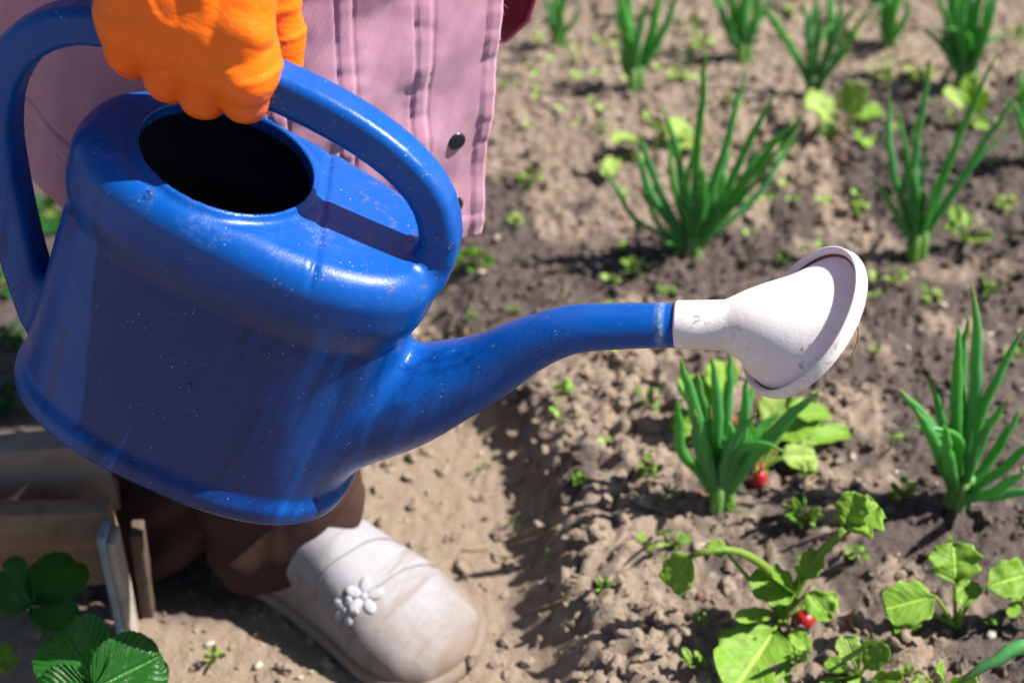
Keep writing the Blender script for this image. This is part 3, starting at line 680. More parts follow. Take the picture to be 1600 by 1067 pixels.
# trousers
def leg_tube(path, R, seed, cuff=True):
    P = spline(path, 170); n = len(P); V = []
    for i, p_ in enumerate(P):
        t = i/(n-1); th = np.linspace(0, 2*math.pi, 72, endpoint=False)
        r = np.interp(t, [0, .5, .85, 1], R)
        f_ = 1+.13*sstep(.7, .84, t)*(1-.7*sstep(.95, 1, t))*np.sin(3.0*np.sin(th+.9)+t*120+1.5*noise(t*9, 1, 0, seed))*np.exp(-((th-5.1)/1.5)**2)+.07*fbm(np.cos(th)*2+t*5, np.sin(th)*2+t*11, t*6, seed, 3)+.11*sstep(.55, 1, t)*np.sin(2*th+t*16+seed)*.6+.05*sstep(.6, 1, t)*np.sin(3*th-t*30)
        # the hem drags back to a point
        ex = 1+.42*np.exp(-((np.angle(np.exp(1j*(th-math.radians(205)))))/.45)**2)*sstep(.80, 1, t)
        V.append(np.stack([p_[0]+r*f_*ex*np.cos(th), p_[1]+r*f_*ex*np.sin(th)*.92, p_[2]+.018*sstep(.9, 1, t)*np.sin(th+.2)-.030*sstep(.75, 1, t)*np.cos(th)*(-1)+0*th], -1))
    return np.concatenate(V), grid_faces(n, 72, True)
trz = plink('trousers', None, None)
trz.matrix_parent_inverse = Matrix.Translation((.22, -.86, 0))
for nm, path, R, sd in (('leg', [(-.24, .93, .78), (-.235, .925, .45), (-.200, .865, .25), (-.176, .803, .064)], [.09, .070, .056, .050], 81),
                    ('leg', [(-.24, 1.0, .78), (-.25, .98, .45), (-.275, .90, .25), (-.285, .850, .045)], [.10, .08, .07, .066], 83)):
    V, Fc = leg_tube(path, R, sd); o = link(nm, fast_mesh('trouser_leg', V, np.array(Fc)), M['pants'], trz); md = o.modifiers.new('thick', 'SOLIDIFY'); md.thickness = .003; md.offset = -1
# clogs
def clog(heel, toe, name='clog', orn=True):
    heel = np.array([*heel, 0.]); toe = np.array([*toe, 0.]); L = np.linalg.norm(toe-heel); ang = math.atan2(toe[1]-heel[1], toe[0]-heel[0])
    root = plink(name, None, None); root.matrix_parent_inverse = Matrix.Translation((.22, -.86, 0)); root.location = tuple(heel+np.array([0, 0, float(max(0, ground_h(*heel[:2], False)))+.002])); root.rotation_euler = (0, 0, ang)
    def wd(t): return np.interp(t, [0, .03, .12, .35, .55, .72, .86, .95, .99, 1], [.0, .018, .034, .036, .044, .0535, .052, .038, .016, 0])
    def ht(t): return np.interp(t, [0, .04, .15, .35, .50, .62, .74, .85, .93, .98, 1], [.03, .055, .075, .095, .092, .075, .059, .047, .037, .026, .018])
    n = 80; k = 40; rows = []
    tt = .5-.5*np.cos(np.linspace(0, math.pi, n)); W2 = wd(tt); H2 = ht(tt)
    ker = np.array([1, 2, 3, 2, 1])/9
    H2 = np.convolve(np.pad(H2, 2, 'edge'), ker, 'valid'); Wp = np.convolve(np.pad(W2, 2, 'edge'), ker, 'valid'); Wp[0] = Wp[-1] = .003
    for i, t in enumerate(tt):
        th = np.linspace(0, math.pi, k); cx_ = np.sign(np.cos(th))*np.abs(np.cos(th))**.72; sz = np.sin(th)**.80
        gr = 0
        for g0 in (.56, .625, .69): gr = gr - .0008*np.exp(-((t-g0-.07*np.cos(th))/.006)**2)*(np.sin(th) > .25)
        y = Wp[i]*cx_; z = .012+(H2[i]-.012)*sz
        rows.append(np.stack([np.full(k, t*L), y*(1+gr*4), z+gr], -1))
    up = link('upper', mkmesh('upper', np.concatenate(rows), [q[::-1] for q in grid_faces(n, k)]), M['shoe'], root)
    so_ = []
    for z, e in ((0, .001), (.003, .004), (.009, .0055), (.014, .0035), (.016, .0)):
        a = np.stack([tt*(L+2*e)-e, Wp+e, np.full(n, z)], -1); b = np.stack([tt*(L+2*e)-e, -Wp-e, np.full(n, z)], -1)[::-1]; so_.append(np.concatenate([a, b]))
    V, Fc = loft(so_, True, True); link('sole', mkmesh('sole', V, [q[::-1] for q in Fc]), M['shoe'], root)
    if orn:
        def surf(t, th):
            w_ = np.interp(t, tt, Wp); h_ = np.interp(t, tt, H2); return np.array([t*L, w_*np.sign(math.cos(th))*abs(math.cos(th))**.72, .012+(h_-.012)*math.sin(th)**.8])
        def blossom(t, th, R, rot):
            c = surf(t, th); a = surf(t+.01, th)-c; b = surf(t, th+.05)-c; n_ = np.cross(a, b); n_ /= np.linalg.norm(n_); a /= np.linalg.norm(a); b = np.cross(n_, a)
            if n_[2] < 0: n_ = -n_
            f_ = link('flower_ornament', None, None, root); ps = []
            for q in range(5):
                an = rot+q*math.pi/2.5; d = a*math.cos(an)+b*math.sin(an); pc = c+d*R*.62+n_*.001
                vv, ff = loft([ring(pc+n_*h_, n_, r0*R, 12, tuple(a)) for h_, r0 in [(-.004, .26), (-.0004, .31), (.0008, .26), (.0011, .10)]], True, True); vv = vv+np.outer((vv-pc)@d, d)*.55-np.outer(np.maximum(0, (vv-pc)@n_)*np.clip(1-((vv-pc)@d)/(R*.3), 0, 1)*.5, n_); ps.append((list(vv), ff))
            vv, ff = loft([ring(c+n_*h_, n_, r0*R, 12, tuple(a)) for h_, r0 in [(-.002, .22), (.001, .24), (.0022, .16), (.0026, .04)]], True, True); ps.append((list(vv), ff))
            V, Fc = join(ps); me_ = mkmesh('flower_ornament', V, Fc); COL.objects.unlink(f_); bpy.data.objects.remove(f_); link('flower_ornament', me_, M['flower'], root)
        blossom(.670, 1.98, .0145, .2); blossom(.635, 2.42, .0115, .5)
        for g0 in (.56, .69):
            Pp = [surf(g0+.07*math.cos(th)+.006, th)+np.array([0, 0, .0004]) for th in np.linspace(.35, 2.8, 24)]
            vv, ff = tube(Pp, [.00055]*24, 6); link('strap_line', mkmesh('strap_line', vv, ff), M['strap'], root)
    return root
clog((-.236, .838), (-.036, .706)); clog((-.335, .885), (-.17, .90), orn=False)

# ------------------------------------------------------------------ plants
def onion(name, label, base, tips, group='onion plants growing in the bed', rad=.0062, dyk=.05, seed=0, curl=.0, lean=0.):
    r0 = random.Random(seed*31+5); u, v = base; b = at_z(u, v, .045)
    for _ in range(4): b = at_z(u, v, float(ground_h(b[0], b[1], False))+.004)
    root = empty(name, tuple(b)); tag(root, label, 'onion plant', group)
    ex = []; srt = sorted([t for t in tips], key=lambda q: q[0])
    for k in range(int(len(tips)*(.9 if len(tips) > 12 else .65))):
        i = r0.randrange(len(srt)-1); a, c_ = srt[i], srt[i+1]; f_ = r0.uniform(.3, .7); g_ = r0.uniform(.55, .92)
        T_ = [a[j]*f_+c_[j]*(1-f_) for j in range(4)]
        ex.append((u+(T_[0]-u)*g_, v+(T_[1]-v)*g_, u+(T_[2]-u)*g_, v+(T_[3]-v)*g_, r0.uniform(-.03, .03), .8))
    for k, t in enumerate(list(tips)+ex):
        dy = t[4] if len(t) > 4 and t[4] is not None else r0.uniform(-dyk, dyk); tu, tv, mu, mv = t[:4]; rr = .72*rad*(t[5] if len(t) > 5 else 1)*r0.uniform(.85, 1.12)
        tip = at_y(tu, tv, b[1]+dy)-b; mid = at_y(mu, mv, b[1]+dy*.45)-b; mid = mid+np.array([r0.gauss(0, .004), 0, r0.gauss(0, .003)])
        st_ = np.array([r0.uniform(-.005, .005), r0.uniform(-.005, .005), -.008])
        P = spline([st_, st_*.3+mid*.22+np.array([0, 0, .004]), mid, mid+(tip-mid)*.6+np.array([0, 0, .004]), tip], 22); t_ = np.linspace(0, 1, 22)
        kk = r0.uniform(.5, .85); wob = np.cumsum(np.array([[r0.gauss(0, .0011), r0.gauss(0, .0011), 0] for _ in range(22)]), 0); P = P+wob*(t_[:, None])
        if k >= len(tips) and r0.random() < .5: P = P+np.maximum(0, t_-kk)[:, None]**1.3*np.linalg.norm(P[-1]-P[0])*np.array([r0.choice([-1, 1])*.45, r0.uniform(-.3, .3), -.8])
        R_ = rr*np.interp(t_, [0, .06, .2, .45, .75, .93, 1], [.62, .60, .85, 1.0, .80, .38, .06])
        V, Fc = tube(P, R_, 9, .72, (r0.uniform(-.4, .4), 1, 0)); me_ = mkmesh('leaf', V, Fc)
        fattr(me_, 'along', np.r_[np.repeat(t_, 9), 0, 1]); link('leaf', me_, M['onion'], root)
    n = max(3, len(tips)//3); ps = []
    for k in range(n):
        a = 6.28*k/n; q = np.array([math.cos(a)*.007, math.sin(a)*.006, 0]); ps.append(tube([q+(0, 0, -.012), q+(0, 0, 0), q*.9+(0, 0, .012), q*.8+(0, 0, .03)], [.004, .0062, .0052, .0040], 8))
    V, Fc = join(ps); me_ = mkmesh('bulb_neck', V, Fc); fattr(me_, 'along', [0.10]*len(V)); link('bulb_neck', me_, M['onion'], root)
    return root
G1 = 'onion plants growing in the bed'
onion('onion_plant', 'big sprawling onion clump above the spout, its leaves fanning wide and crossing', (1080, 402), [
    (990, 224, 1003, 300), (1003, 190, 1042, 290), (1022, 166, 1052, 250), (1105, 76, 1086, 210), (1158, 92, 1122, 205), (1068, 222, 1068, 305), (1146, 226, 1112, 308), (1217, 144, 1172, 240),
    (1268, 166, 1185, 250), (1252, 200, 1180, 305), (1165, 280, 1130, 330), (944, 252, 985, 335, .0, .7), (1020, 384, 1045, 386, -.02, .8), (1132, 222, 1134, 300), (1085, 250, 1080, 320), (1125, 268, 1100, 330, .02), (1200, 215, 1150, 290, .03), (1040, 215, 1052, 300, .03)], seed=1)
onion('onion_plant', 'blue green onion plant with long separate spears left of the dark soil patch', (1430, 398), [
    (1352, 268, 1395, 335, -.02), (1386, 134, 1400, 240), (1406, 168, 1425, 290, .02, .7), (1464, 80, 1440, 230), (1562, 76, 1500, 220), (1600, 138, 1520, 260), (1480, 226, 1462, 310, .02, .8), (1464, 270, 1450, 335, -.02, .8), (1440, 190, 1432, 290), (1575, 200, 1495, 290, .03, .8)], seed=2)
onion('onion_plant', 'onion plant with broad dark leaves directly beneath the white rose', (1125, 788), [
    (1036, 545, 1072, 665, -.02), (1076, 622, 1068, 700, .0), (1110, 545, 1112, 670, .03), (1140, 548, 1128, 680, .03), (1168, 570, 1145, 690, .0), (1272, 612, 1180, 700, -.01, 1.25), (1226, 706, 1165, 700, -.03, 1.15), (1180, 600, 1150, 690, .04), (1090, 585, 1095, 690, .02), (1060, 600, 1085, 690, .03), (1205, 640, 1150, 715, .02, 1.2)], rad=.0082, seed=3)
onion('onion_plant', 'upright onion plant near the right edge, tallest spear standing almost straight', (1495, 785), [
    (1536, 448, 1524, 620, .02, 1.15), (1514, 482, 1508, 640, .03), (1491, 506, 1500, 640, .01), (1602, 500, 1545, 640, .02), (1440, 568, 1480, 680, .02), (1424, 598, 1468, 700, -.01), (1432, 640, 1472, 720, -.03), (1492, 655, 1494, 720, -.04, 1.1), (1622, 680, 1550, 740, -.02, 1.1), (1600, 632, 1546, 722, .02), (1650, 768, 1575, 772, -.02), (1600, 735, 1550, 765, -.05)], rad=.0075, seed=4)
onion('onion_plant', 'V shaped onion clump at the top edge right of the jacket', (992, 138), [
    (972, -20, 982, 60, .0, 1.6), (962, 58, 975, 95, .0, .8), (1068, -20, 1032, 55, .0, 1.4), (1048, -30, 1022, 45, .02, 1.3), (985, -40, 990, 50, .03, 1.3), (1000, -10, 996, 60, -.02), (950, 0, 972, 70, .02, .9)], seed=5)
onion('onion_plant', 'small onion tuft nearest the red jacket lining at the top edge', (872, 70), [(852, -12, 862, 30), (892, -18, 882, 25), (874, -35, 873, 20), (905, 0, 888, 35, .0, .8), (862, -25, 868, 20)], seed=6)
onion('onion_plant', 'dense bright onion clump at the top edge behind the sprawling clump', (1160, 92), [
    (1108, -20, 1138, 45), (1135, -45, 1150, 30), (1165, -55, 1162, 25), (1192, -35, 1178, 30), (1150, -60, 1156, 30), (1205, -5, 1180, 45), (1125, -30, 1145, 40, .03, 1.2), (1178, -60, 1168, 20, .03, 1.2), (1120, 0, 1142, 50, -.03)], rad=.0075, seed=7)
onion('onion_plant', 'onion plant at the top edge with one long leaf slanting far left', (1270, 152), [
    (1184, 0, 1238, 72, -.02), (1266, -20, 1268, 60), (1292, -25, 1282, 55), (1316, -15, 1296, 60), (1342, -5, 1302, 75), (1358, 8, 1312, 82), (1305, -30, 1288, 60, .03), (1282, -35, 1275, 50, .03), (1250, -10, 1262, 70, .03)], seed=8)
onion('onion_plant', 'small upright onion clump between two larger clumps on the top edge', (1385, 80), [(1364, -20, 1374, 30), (1380, -45, 1382, 20), (1402, -50, 1393, 20), (1418, -30, 1402, 30), (1424, -5, 1405, 38), (1390, -60, 1388, 15, .03), (1410, -60, 1398, 20, .03)], rad=.0072, seed=9)
onion('onion_plant', 'broadest brush of bright onion leaves in the upper right corner', (1508, 140), [
    (1446, 48, 1478, 95, -.02, .9), (1462, -20, 1485, 60), (1478, -55, 1494, 40), (1500, -75, 1505, 35), (1530, -60, 1518, 35), (1552, -35, 1528, 45), (1574, -20, 1540, 55), (1488, -60, 1498, 40, .03), (1515, -80, 1512, 30, .03), (1542, -60, 1524, 40, .03), (1470, -30, 1490, 50, .03), (1560, -10, 1532, 60, -.02)], rad=.0078, seed=10)
onion('onion_plant', 'onion leaves cut off by the right edge above the dark soil', (1612, 250), [(1586, 105, 1600, 180), (1604, 90, 1610, 170), (1640, 100, 1625, 180), (1572, 150, 1596, 200), (1592, 180, 1605, 215)], seed=11)
onion('onion_plant', 'blurred blue green onion leaf arching into the bottom right corner', (1680, 1150), [(1490, 1085, 1585, 1012, -.03, 1.3), (1560, 1120, 1640, 1050, -.05, 1.1), (1700, 960, 1695, 1050)], rad=.0085, seed=12)

def blade(P0, P1, width, shape='obovate', cup=.25, droop=.0, nrm=(0, -.35, 1), wav=.06, serr=0., seed=0, nl=18, nw=8, lob=0.):
    """leaf blade from P0 to P1 (local coords)"""
    P0 = np.asarray(P0, float); P1 = np.asarray(P1, float); ax = P1-P0; L = np.linalg.norm(ax); ax = ax/L
    n = np.asarray(nrm, float); n = n-ax*(n@ax); n /= np.linalg.norm(n); sd = np.cross(n, ax)
    V = []
    for i in range(nl+1):
        t = i/nl
        if shape == 'obovate': w_ = math.sin(math.pi*min(1, t**.72*1.0))**.62 if t < 1 else 0; w_ = (1-(2*abs(t-.58))**2.6)**.5 if .08 < t else t*3; w_ = max(w_, .03) if np.isreal(w_) else .03
        elif shape == 'round': w_ = max(.04, math.sqrt(max(0, 1-(2*t-1)**2)))
        else: w_ = max(.03, math.sin(math.pi*t**.8)**.8)
        w_ = float(np.real(w_)) * (1 + lob*math.sin(t*19+seed)); 
        if t > .97: w_ *= .55
        sv = 1+serr*((i % 2)*2-1)*(.15 < t < .98)
        for j in range(nw+1):
            s = 2*j/nw-1; lat = s*w_*width/2*(sv if abs(s) > .99 else 1)
            fwd = serr*.6*(L/nl)*(abs(s) > .99)
            h_ = cup*abs(s)**1.5*w_*width/2 + wav*width*float(noise(t*4+seed, s*2.0, seed*.37, 90+seed))*(.4+abs(s)) - droop*L*t*t
            h_ += -.035*width*math.exp(-(s/.12)**2) + .030*width*float(noise(t*11+seed*1.7, s*5.0, seed*.9, 91))*min(1, 4*t)
            V.append(P0+ax*(L*t*(1-.05*droop)+fwd)+sd*lat+n*h_)
    return np.array(V), grid_faces(nl+1, nw+1)
def leafy(name, label, cat, base, leaves, mat='leaf', group=None, seed=0, z=None, pet='petiole', pr=.0014):
    """leaves: (petiole px list incl. blade start), blade tip px, width px, height offsets"""
    r0 = random.Random(seed+77); b = at_z(*base, .045)
    for _ in range(4): b = at_z(*base, (float(ground_h(b[0], b[1], False))+.003) if z is None else z)
    dep = (b-CC)@CF; root = empty(name, tuple(b)); tag(root, label, cat, group)
    for k, (pt, tip, wpx, opt) in enumerate(leaves):
        dy0, dy1 = opt.get('dy', (r0.uniform(-.015, .015), r0.uniform(-.03, .02)))
        pts = [np.zeros(3)] + [at_y(u, v, b[1]+dy0*(i+1)/len(pt))-b for i, (u, v) in enumerate(pt)]
        tp = at_y(*tip, b[1]+dy1)-b
        for q in pts[1:]+[tp]:
            gz = float(ground_h(b[0]+q[0], b[1]+q[1], False))-b[2]+.010
            if q[2] < gz: q[:] = at_z(*(800+FPX*(q+b)[0]/((q+b-CC)@CF), 533.5-FPX*((q+b-CC)@CU)/((q+b-CC)@CF)), gz+b[2])-b
        Wd = wpx*dep/FPX
        NL = opt.get('nl', 22); NW = 12 if NL > 10 else 6
        V, Fc = blade(pts[-1], tp, Wd, opt.get('shape', 'obovate'), opt.get('cup', .25), opt.get('droop', .12), opt.get('nrm', (r0.uniform(-.3, .3), r0.uniform(-.7, -.1), 1)), opt.get('wav', .07), opt.get('serr', 0), seed*7+k, opt.get('nl', 22), 12 if opt.get('nl', 22) > 10 else 6, opt.get('lob', .08))
        lm = mkmesh('leaf', V, Fc); fattr(lm, 'lt', np.repeat(np.linspace(0, 1, NL+1), NW+1)); fattr(lm, 'ls', np.tile(np.linspace(-1, 1, NW+1), NL+1))
        lf = link('leaf', lm, M[opt.get('mat', mat)], root); md = lf.modifiers.new('thick', 'SOLIDIFY'); md.thickness = .0004
        if len(pts) > 1:
            P = spline(pts, 12) if len(pts) > 2 else np.linspace(pts[0], pts[1], 8); rr = pr*opt.get('pr', 1)
            V, Fc = tube(P, np.linspace(rr*1.3, rr*.8, len(P)), 6); link('petiole', mkmesh('petiole', V, Fc), M[opt.get('pm', pet)], lf)
    return root
G2 = 'radish seedlings among the onions'
leafy('radish_plant', 'sprawling radish plant with a long pale stalk and arching leaf, in the lower bed', 'radish plant', (1222, 965), [
    ([(1268, 880), (1320, 826)], (1372, 788), 62, dict(shape='obovate', lob=.22, dy=(.0, .01), pr=2.3)),
    ([(1300, 850), (1325, 830)], (1335, 772), 46, dict(dy=(.0, .01), lob=.15, pr=1.5)),
    ([(1195, 885), (1135, 858), (1082, 866)], (1046, 918), 56, dict(droop=.05, dy=(-.01, -.02), nrm=(-.5, -.5, .8), pr=2.0)),
    ([(1135, 862)], (1105, 850), 26, dict(shape='oval')),
    ([(1240, 925)], (1172, 905), 62, dict(shape='round', nrm=(.1, -.5, 1))),
    ([(1208, 985)], (1140, 1085), 118, dict(shape='round', nrm=(0, -.4, 1), wav=.05, droop=.03)),
    ([(1262, 925)], (1300, 968), 42, dict(shape='round')),
    ([(1252, 905)], (1275, 862), 40, dict()),
    ([(1240, 940)], (1225, 890), 30, dict()),
    ([(1250, 950)], (1312, 935), 30, dict()),
    ([(1205, 960)], (1160, 960), 24, dict()),
    ([(1235, 985)], (1262, 1015), 30, dict())], group=G2, seed=1, pr=.0017)
leafy('radish_plant', 'young radish seedling with three spread leaves beside the wet dark hollow', 'radish plant', (1495, 985), [
    ([(1492, 945), (1492, 912)], (1490, 848), 76, dict(lob=.1, nrm=(0, -.9, .6), dy=(0, .02))),
    ([(1478, 955), (1462, 932)], (1385, 950), 66, dict(droop=.15, dy=(-.01, -.02))),
    ([(1440, 945)], (1400, 992), 40, dict(shape='oval')),
    ([(1512, 945), (1540, 918)], (1612, 895), 60, dict(dy=(0, .01))),
    ([(1502, 950)], (1520, 905), 34, dict())], group=G2, seed=2, pr=.0016)
leafy('radish_plant', 'pale blurred seedling with broad leaves between the sprawling and blue green onions', 'radish plant', (1322, 212), [
    ([(1305, 190)], (1262, 152), 62, dict(mat='pale')), ([(1325, 180)], (1338, 132), 44, dict(mat='pale')), ([(1335, 185)], (1378, 168), 34, dict()), ([(1335, 205)], (1365, 225), 30, dict()), ([(1310, 205)], (1270, 205), 30, dict(mat='pale'))], group=G2, seed=3)
leafy('radish_plant', 'leafy radish plant with red stalks spreading behind the onion beneath the rose', 'radish plant', (1185, 735), [
    ([(1215, 690)], (1275, 632), 62, dict(dy=(.02, .05))), ([(1240, 690)], (1330, 668), 36, dict(dy=(.02, .04))), ([(1220, 715)], (1278, 712), 52, dict(mat='pale')), ([(1200, 670)], (1222, 600), 50, dict(dy=(.03, .06), mat='pale')),
    ([(1150, 690), (1115, 640)], (1072, 585), 60, dict(dy=(.03, .06), pm='redstem')), ([(1160, 680), (1125, 620)], (1130, 560), 52, dict(dy=(.03, .07), pm='redstem')), ([(1120, 690)], (1050, 650), 50, dict(dy=(.03, .05))), ([(1240, 650)], (1300, 640), 34, dict(dy=(.03, .05)))], group=G2, seed=4, pr=.002)
leafy('radish_plant', 'yellow green seedling under the broad onion brush in the upper right', 'radish plant', (1512, 195), [
    ([(1505, 170)], (1478, 140), 34, dict(mat='pale')), ([(1512, 165)], (1515, 120), 34, dict()), ([(1520, 175)], (1542, 150), 28, dict(mat='pale')), ([(1518, 190)], (1545, 195), 22, dict())], group=G2, seed=5)
leafy('radish_plant', 'small light seedling just right of the blue green onion base', 'radish plant', (1508, 382), [
    ([(1502, 355)], (1490, 322), 26, dict()), ([(1510, 360)], (1512, 330), 20, dict(mat='pale')), ([(1515, 372)], (1545, 368), 28, dict(mat='pale')), ([(1500, 370)], (1482, 352), 18, dict())], group=G2, seed=6)
leafy('radish_plant', 'pale leaves peeping out behind the big sprawling onion clump', 'radish plant', (1020, 240), [
    ([(1040, 215)], (1075, 190), 40, dict(mat='pale', dy=(.0, .02))), ([(1000, 220)], (960, 215), 30, dict(mat='pale')), ([(965, 245)], (945, 270), 26, dict(mat='pale')), ([(1030, 205)], (1015, 180), 30, dict(mat='pale')), ([(1045, 232)], (1098, 215), 34, dict(mat='pale'))], group=G2, seed=7)
leafy('radish_plant', 'leafy cluster of pointed green leaves on the bottom edge right of the big round leaf', 'radish plant', (1340, 1060), [
    ([(1335, 1035)], (1320, 995), 40, dict(mat='pale')), ([(1350, 1045)], (1385, 1010), 34, dict()), ([(1345, 1055)], (1340, 1110), 46, dict()), ([(1325, 1050)], (1290, 1030), 30, dict()), ([(1360, 1060)], (1400, 1055), 30, dict()), ([(1310, 1060)], (1285, 1095), 40, dict()), ([(1345, 1020)], (1370, 985), 20, dict())], group=G2, seed=8)
leafy('radish_plant', 'bright leaf tips rising over the bottom edge near the corner onion leaf', 'radish plant', (1470, 1090), [
    ([(1470, 1070)], (1485, 1045), 36, dict()), ([(1480, 1080)], (1520, 1062), 30, dict()), ([(1455, 1080)], (1430, 1060), 30, dict(mat='pale'))], group=G2, seed=9)
leafy('radish_plant', 'clipped light green seedling at the right edge below the three leaf seedling', 'radish plant', (1598, 945), [
    ([(1595, 930)], (1575, 925), 24, dict()), ([(1600, 930)], (1615, 915), 24, dict()), ([(1590, 940)], (1580, 958), 20, dict())], group=G2, seed=10)

G3 = 'small weeds sprouting from the soil'
WD = [('bushy little weed just right of the jacket hem', 740, 415, 34, 12), ('dark green weed high between the jacket and the path soil', 828, 288, 26, 10), ('pair of tiny leaves right of the jacket corner', 806, 348, 16, 6),
    ('weed in shade under the can shoulder', 735, 500, 14, 5), ('weed with low leaves at the left foot of the sprawling clump', 990, 425, 24, 10), ('round leaved weed trailing left of the sprawling clump', 960, 442, 16, 6),
    ('tiny two tone weed left of the onion under the rose', 905, 755, 18, 7), ('yellowish weed left of the broad dark onion leaves', 1012, 632, 26, 9), ('lacy weed on dark soil below the yellowish weed', 1015, 740, 24, 11), ('weed touching the lower left of the lacy one', 1048, 770, 14, 5),
    ('single stemmed sprout with round leaves left of the arching radish leaf', 1052, 850, 30, 6), ('pinprick sprout on pale lit soil', 858, 868, 10, 3), ('grassy wisp lying on the lit soil near the bottom', 945, 918, 20, 6),
    ('dark leafy weed behind the long radish stalk', 1255, 815, 34, 14), ('leafy weed left of the upright onion base', 1408, 775, 26, 12), ('weed below the upright onion base', 1488, 850, 16, 6),
    ('small weed right of the rose strand', 1370, 552, 14, 5), ('weed with round leaves left of the big round radish leaf', 1095, 975, 22, 6), ('bright sprig right of the three leaf seedling', 1548, 975, 14, 6),
    ('weed row sprout below the big round leaf plant', 1085, 1040, 26, 8), ('faint sprout above the rose on bare soil', 1225, 400, 14, 4), ('weed above the tall spear of the upright onion', 1548, 460, 20, 7),
    ('sprout left of the tall spear on bare soil', 1460, 468, 22, 7), ('little rosette at mid height on the right edge', 1590, 560, 22, 7), ('weed beside the upright onion lower leaves', 1400, 690, 14, 6),
    ('faint green tuft in the pale soil at the top', 1075, 45, 22, 7), ('tiny tuft beside the jacket edge', 790, 135, 16, 6), ('soft sprout left of the V shaped clump', 940, 205, 16, 5), ('small sprout at the base of the onion under the rose', 1145, 800, 14, 5),
    ('pale weed on trodden path soil below the trouser shadow', 332, 1030, 20, 7), ('weed seen through the spout gap below the spout curve', 880, 612, 18, 7), ('weed right of the red radish', 1262, 742, 20, 7), ('weed beside the wet hollow', 1340, 870, 22, 8),
    ('low weed right of the big round radish leaf', 1245, 1035, 26, 8), ('weed tuft under the thin radish stalk', 1190, 1000, 16, 5), ('weed on the bottom edge between two leafy clusters', 1420, 1055, 18, 6), ('sprout peeping over the blue spout middle', 805, 488, 14, 5), ('sprout touching the spout tip from behind', 1045, 462, 18, 5),
    ('weed in the far soil right of the long slanting leaf', 1230, 235, 20, 7), ('tuft by the far dark patch', 1545, 255, 16, 6), ('yellow tinted weed below the blue green onion', 1400, 440, 20, 7), ('sprout between the far clumps', 1330, 60, 18, 6),
    ('green scrap low on the path right of the clog', 755, 730, 12, 3), ('wee sprout on the bed edge above the clog', 800, 815, 12, 4)]
for k, (lb, u, v, rpx, n) in enumerate(WD):
    r0 = random.Random(k*13+1); lv = []
    for j in range(n):
        a = 2*math.pi*(j+r0.random()*.6)/n; q = rpx*r0.uniform(.45, 1.05); tu = u+math.cos(a)*q; tv = v-rpx*.35+math.sin(a)*q*.75-abs(r0.gauss(0, .2))*rpx
        s = r0.uniform(.35, .6); lv.append(([(u+(tu-u)*s, v+(tv-v)*s)], (tu, tv), rpx*r0.uniform(.32, .52), dict(shape=r0.choice(['round', 'obovate', 'oval']), nl=8, dy=(r0.uniform(-.01, .01), r0.uniform(-.02, .02)), mat=r0.choice(['weed', 'weed', 'leaf', 'pale' if k % 3 else 'weed']))))
    leafy('weed', lb, 'weed', (u, v), lv, 'weed', G3, seed=40+k, pr=.0006)
WD2 = [('yellow green sprout between the top edge clumps and the long slanting leaf', 1232, 30, 26, 7), ('yellow green weed left of the broad brush of onion leaves', 1440, 120, 26, 8), ('pale weed below the small upright far clump', 1385, 118, 20, 7),
    ('pale weed under the V shaped clump on the right', 1065, 120, 22, 7), ('weed below the dense bright clump', 1150, 160, 20, 6), ('weed left of the blue green onion halfway up its leaves', 1345, 330, 20, 7), ('weed at the foot of the small top edge tuft', 895, 95, 16, 5),
    ('weed on dark soil near the right edge under the cut off leaves', 1570, 320, 22, 7), ('soft weed in the pale strip right of the V shaped clump', 1095, 70, 24, 7), ('weed above the dark patch on the far right', 1590, 60, 26, 8)]
for k, (lb, u, v, rpx, n) in enumerate(WD2):
    r0 = random.Random(k*17+900); lv = []
    for j in range(n):
        a = 2*math.pi*(j+r0.random()*.6)/n; q = rpx*r0.uniform(.45, 1.05); tu = u+math.cos(a)*q; tv = v-rpx*.35+math.sin(a)*q*.75
        lv.append(([(u+(tu-u)*.45, v+(tv-v)*.45)], (tu, tv), rpx*r0.uniform(.35, .6), dict(nl=8, mat=r0.choice(['leaf', 'pale', 'pale']))))
    leafy('weed', lb, 'weed', (u, v), lv, 'weed', G3, seed=400+k, pr=.0009)
# ground-hugging sprouts nobody could count
parts = []
for k in range(330):
    x, y = rng.uniform(.02, .8), rng.uniform(.72, 2.05); z = float(ground_h(x, y))
    if noise(x*6, y*6, 0, 97) < .05: continue
    for j in range(rng.integers(2, 5)):
        a = rng.uniform(0, 6.28); L = rng.uniform(.003, .008); d = np.array([math.cos(a), math.sin(a), .5])*L
        v_, f_ = blade(np.array([x, y, z+.002])+d*.3, np.array([x, y, z+.003])+d*1.5, L*.8, 'round', nl=4, nw=2, seed=k % 9); parts.append((list(v_), f_))
V, Fc = join(parts); o = link('seedling_specks', mkmesh('seedling_specks', V, Fc), M['weed']); tag(o, 'scattered tiny seedlings dotting the soil between the plants', 'seedlings', kind='stuff')

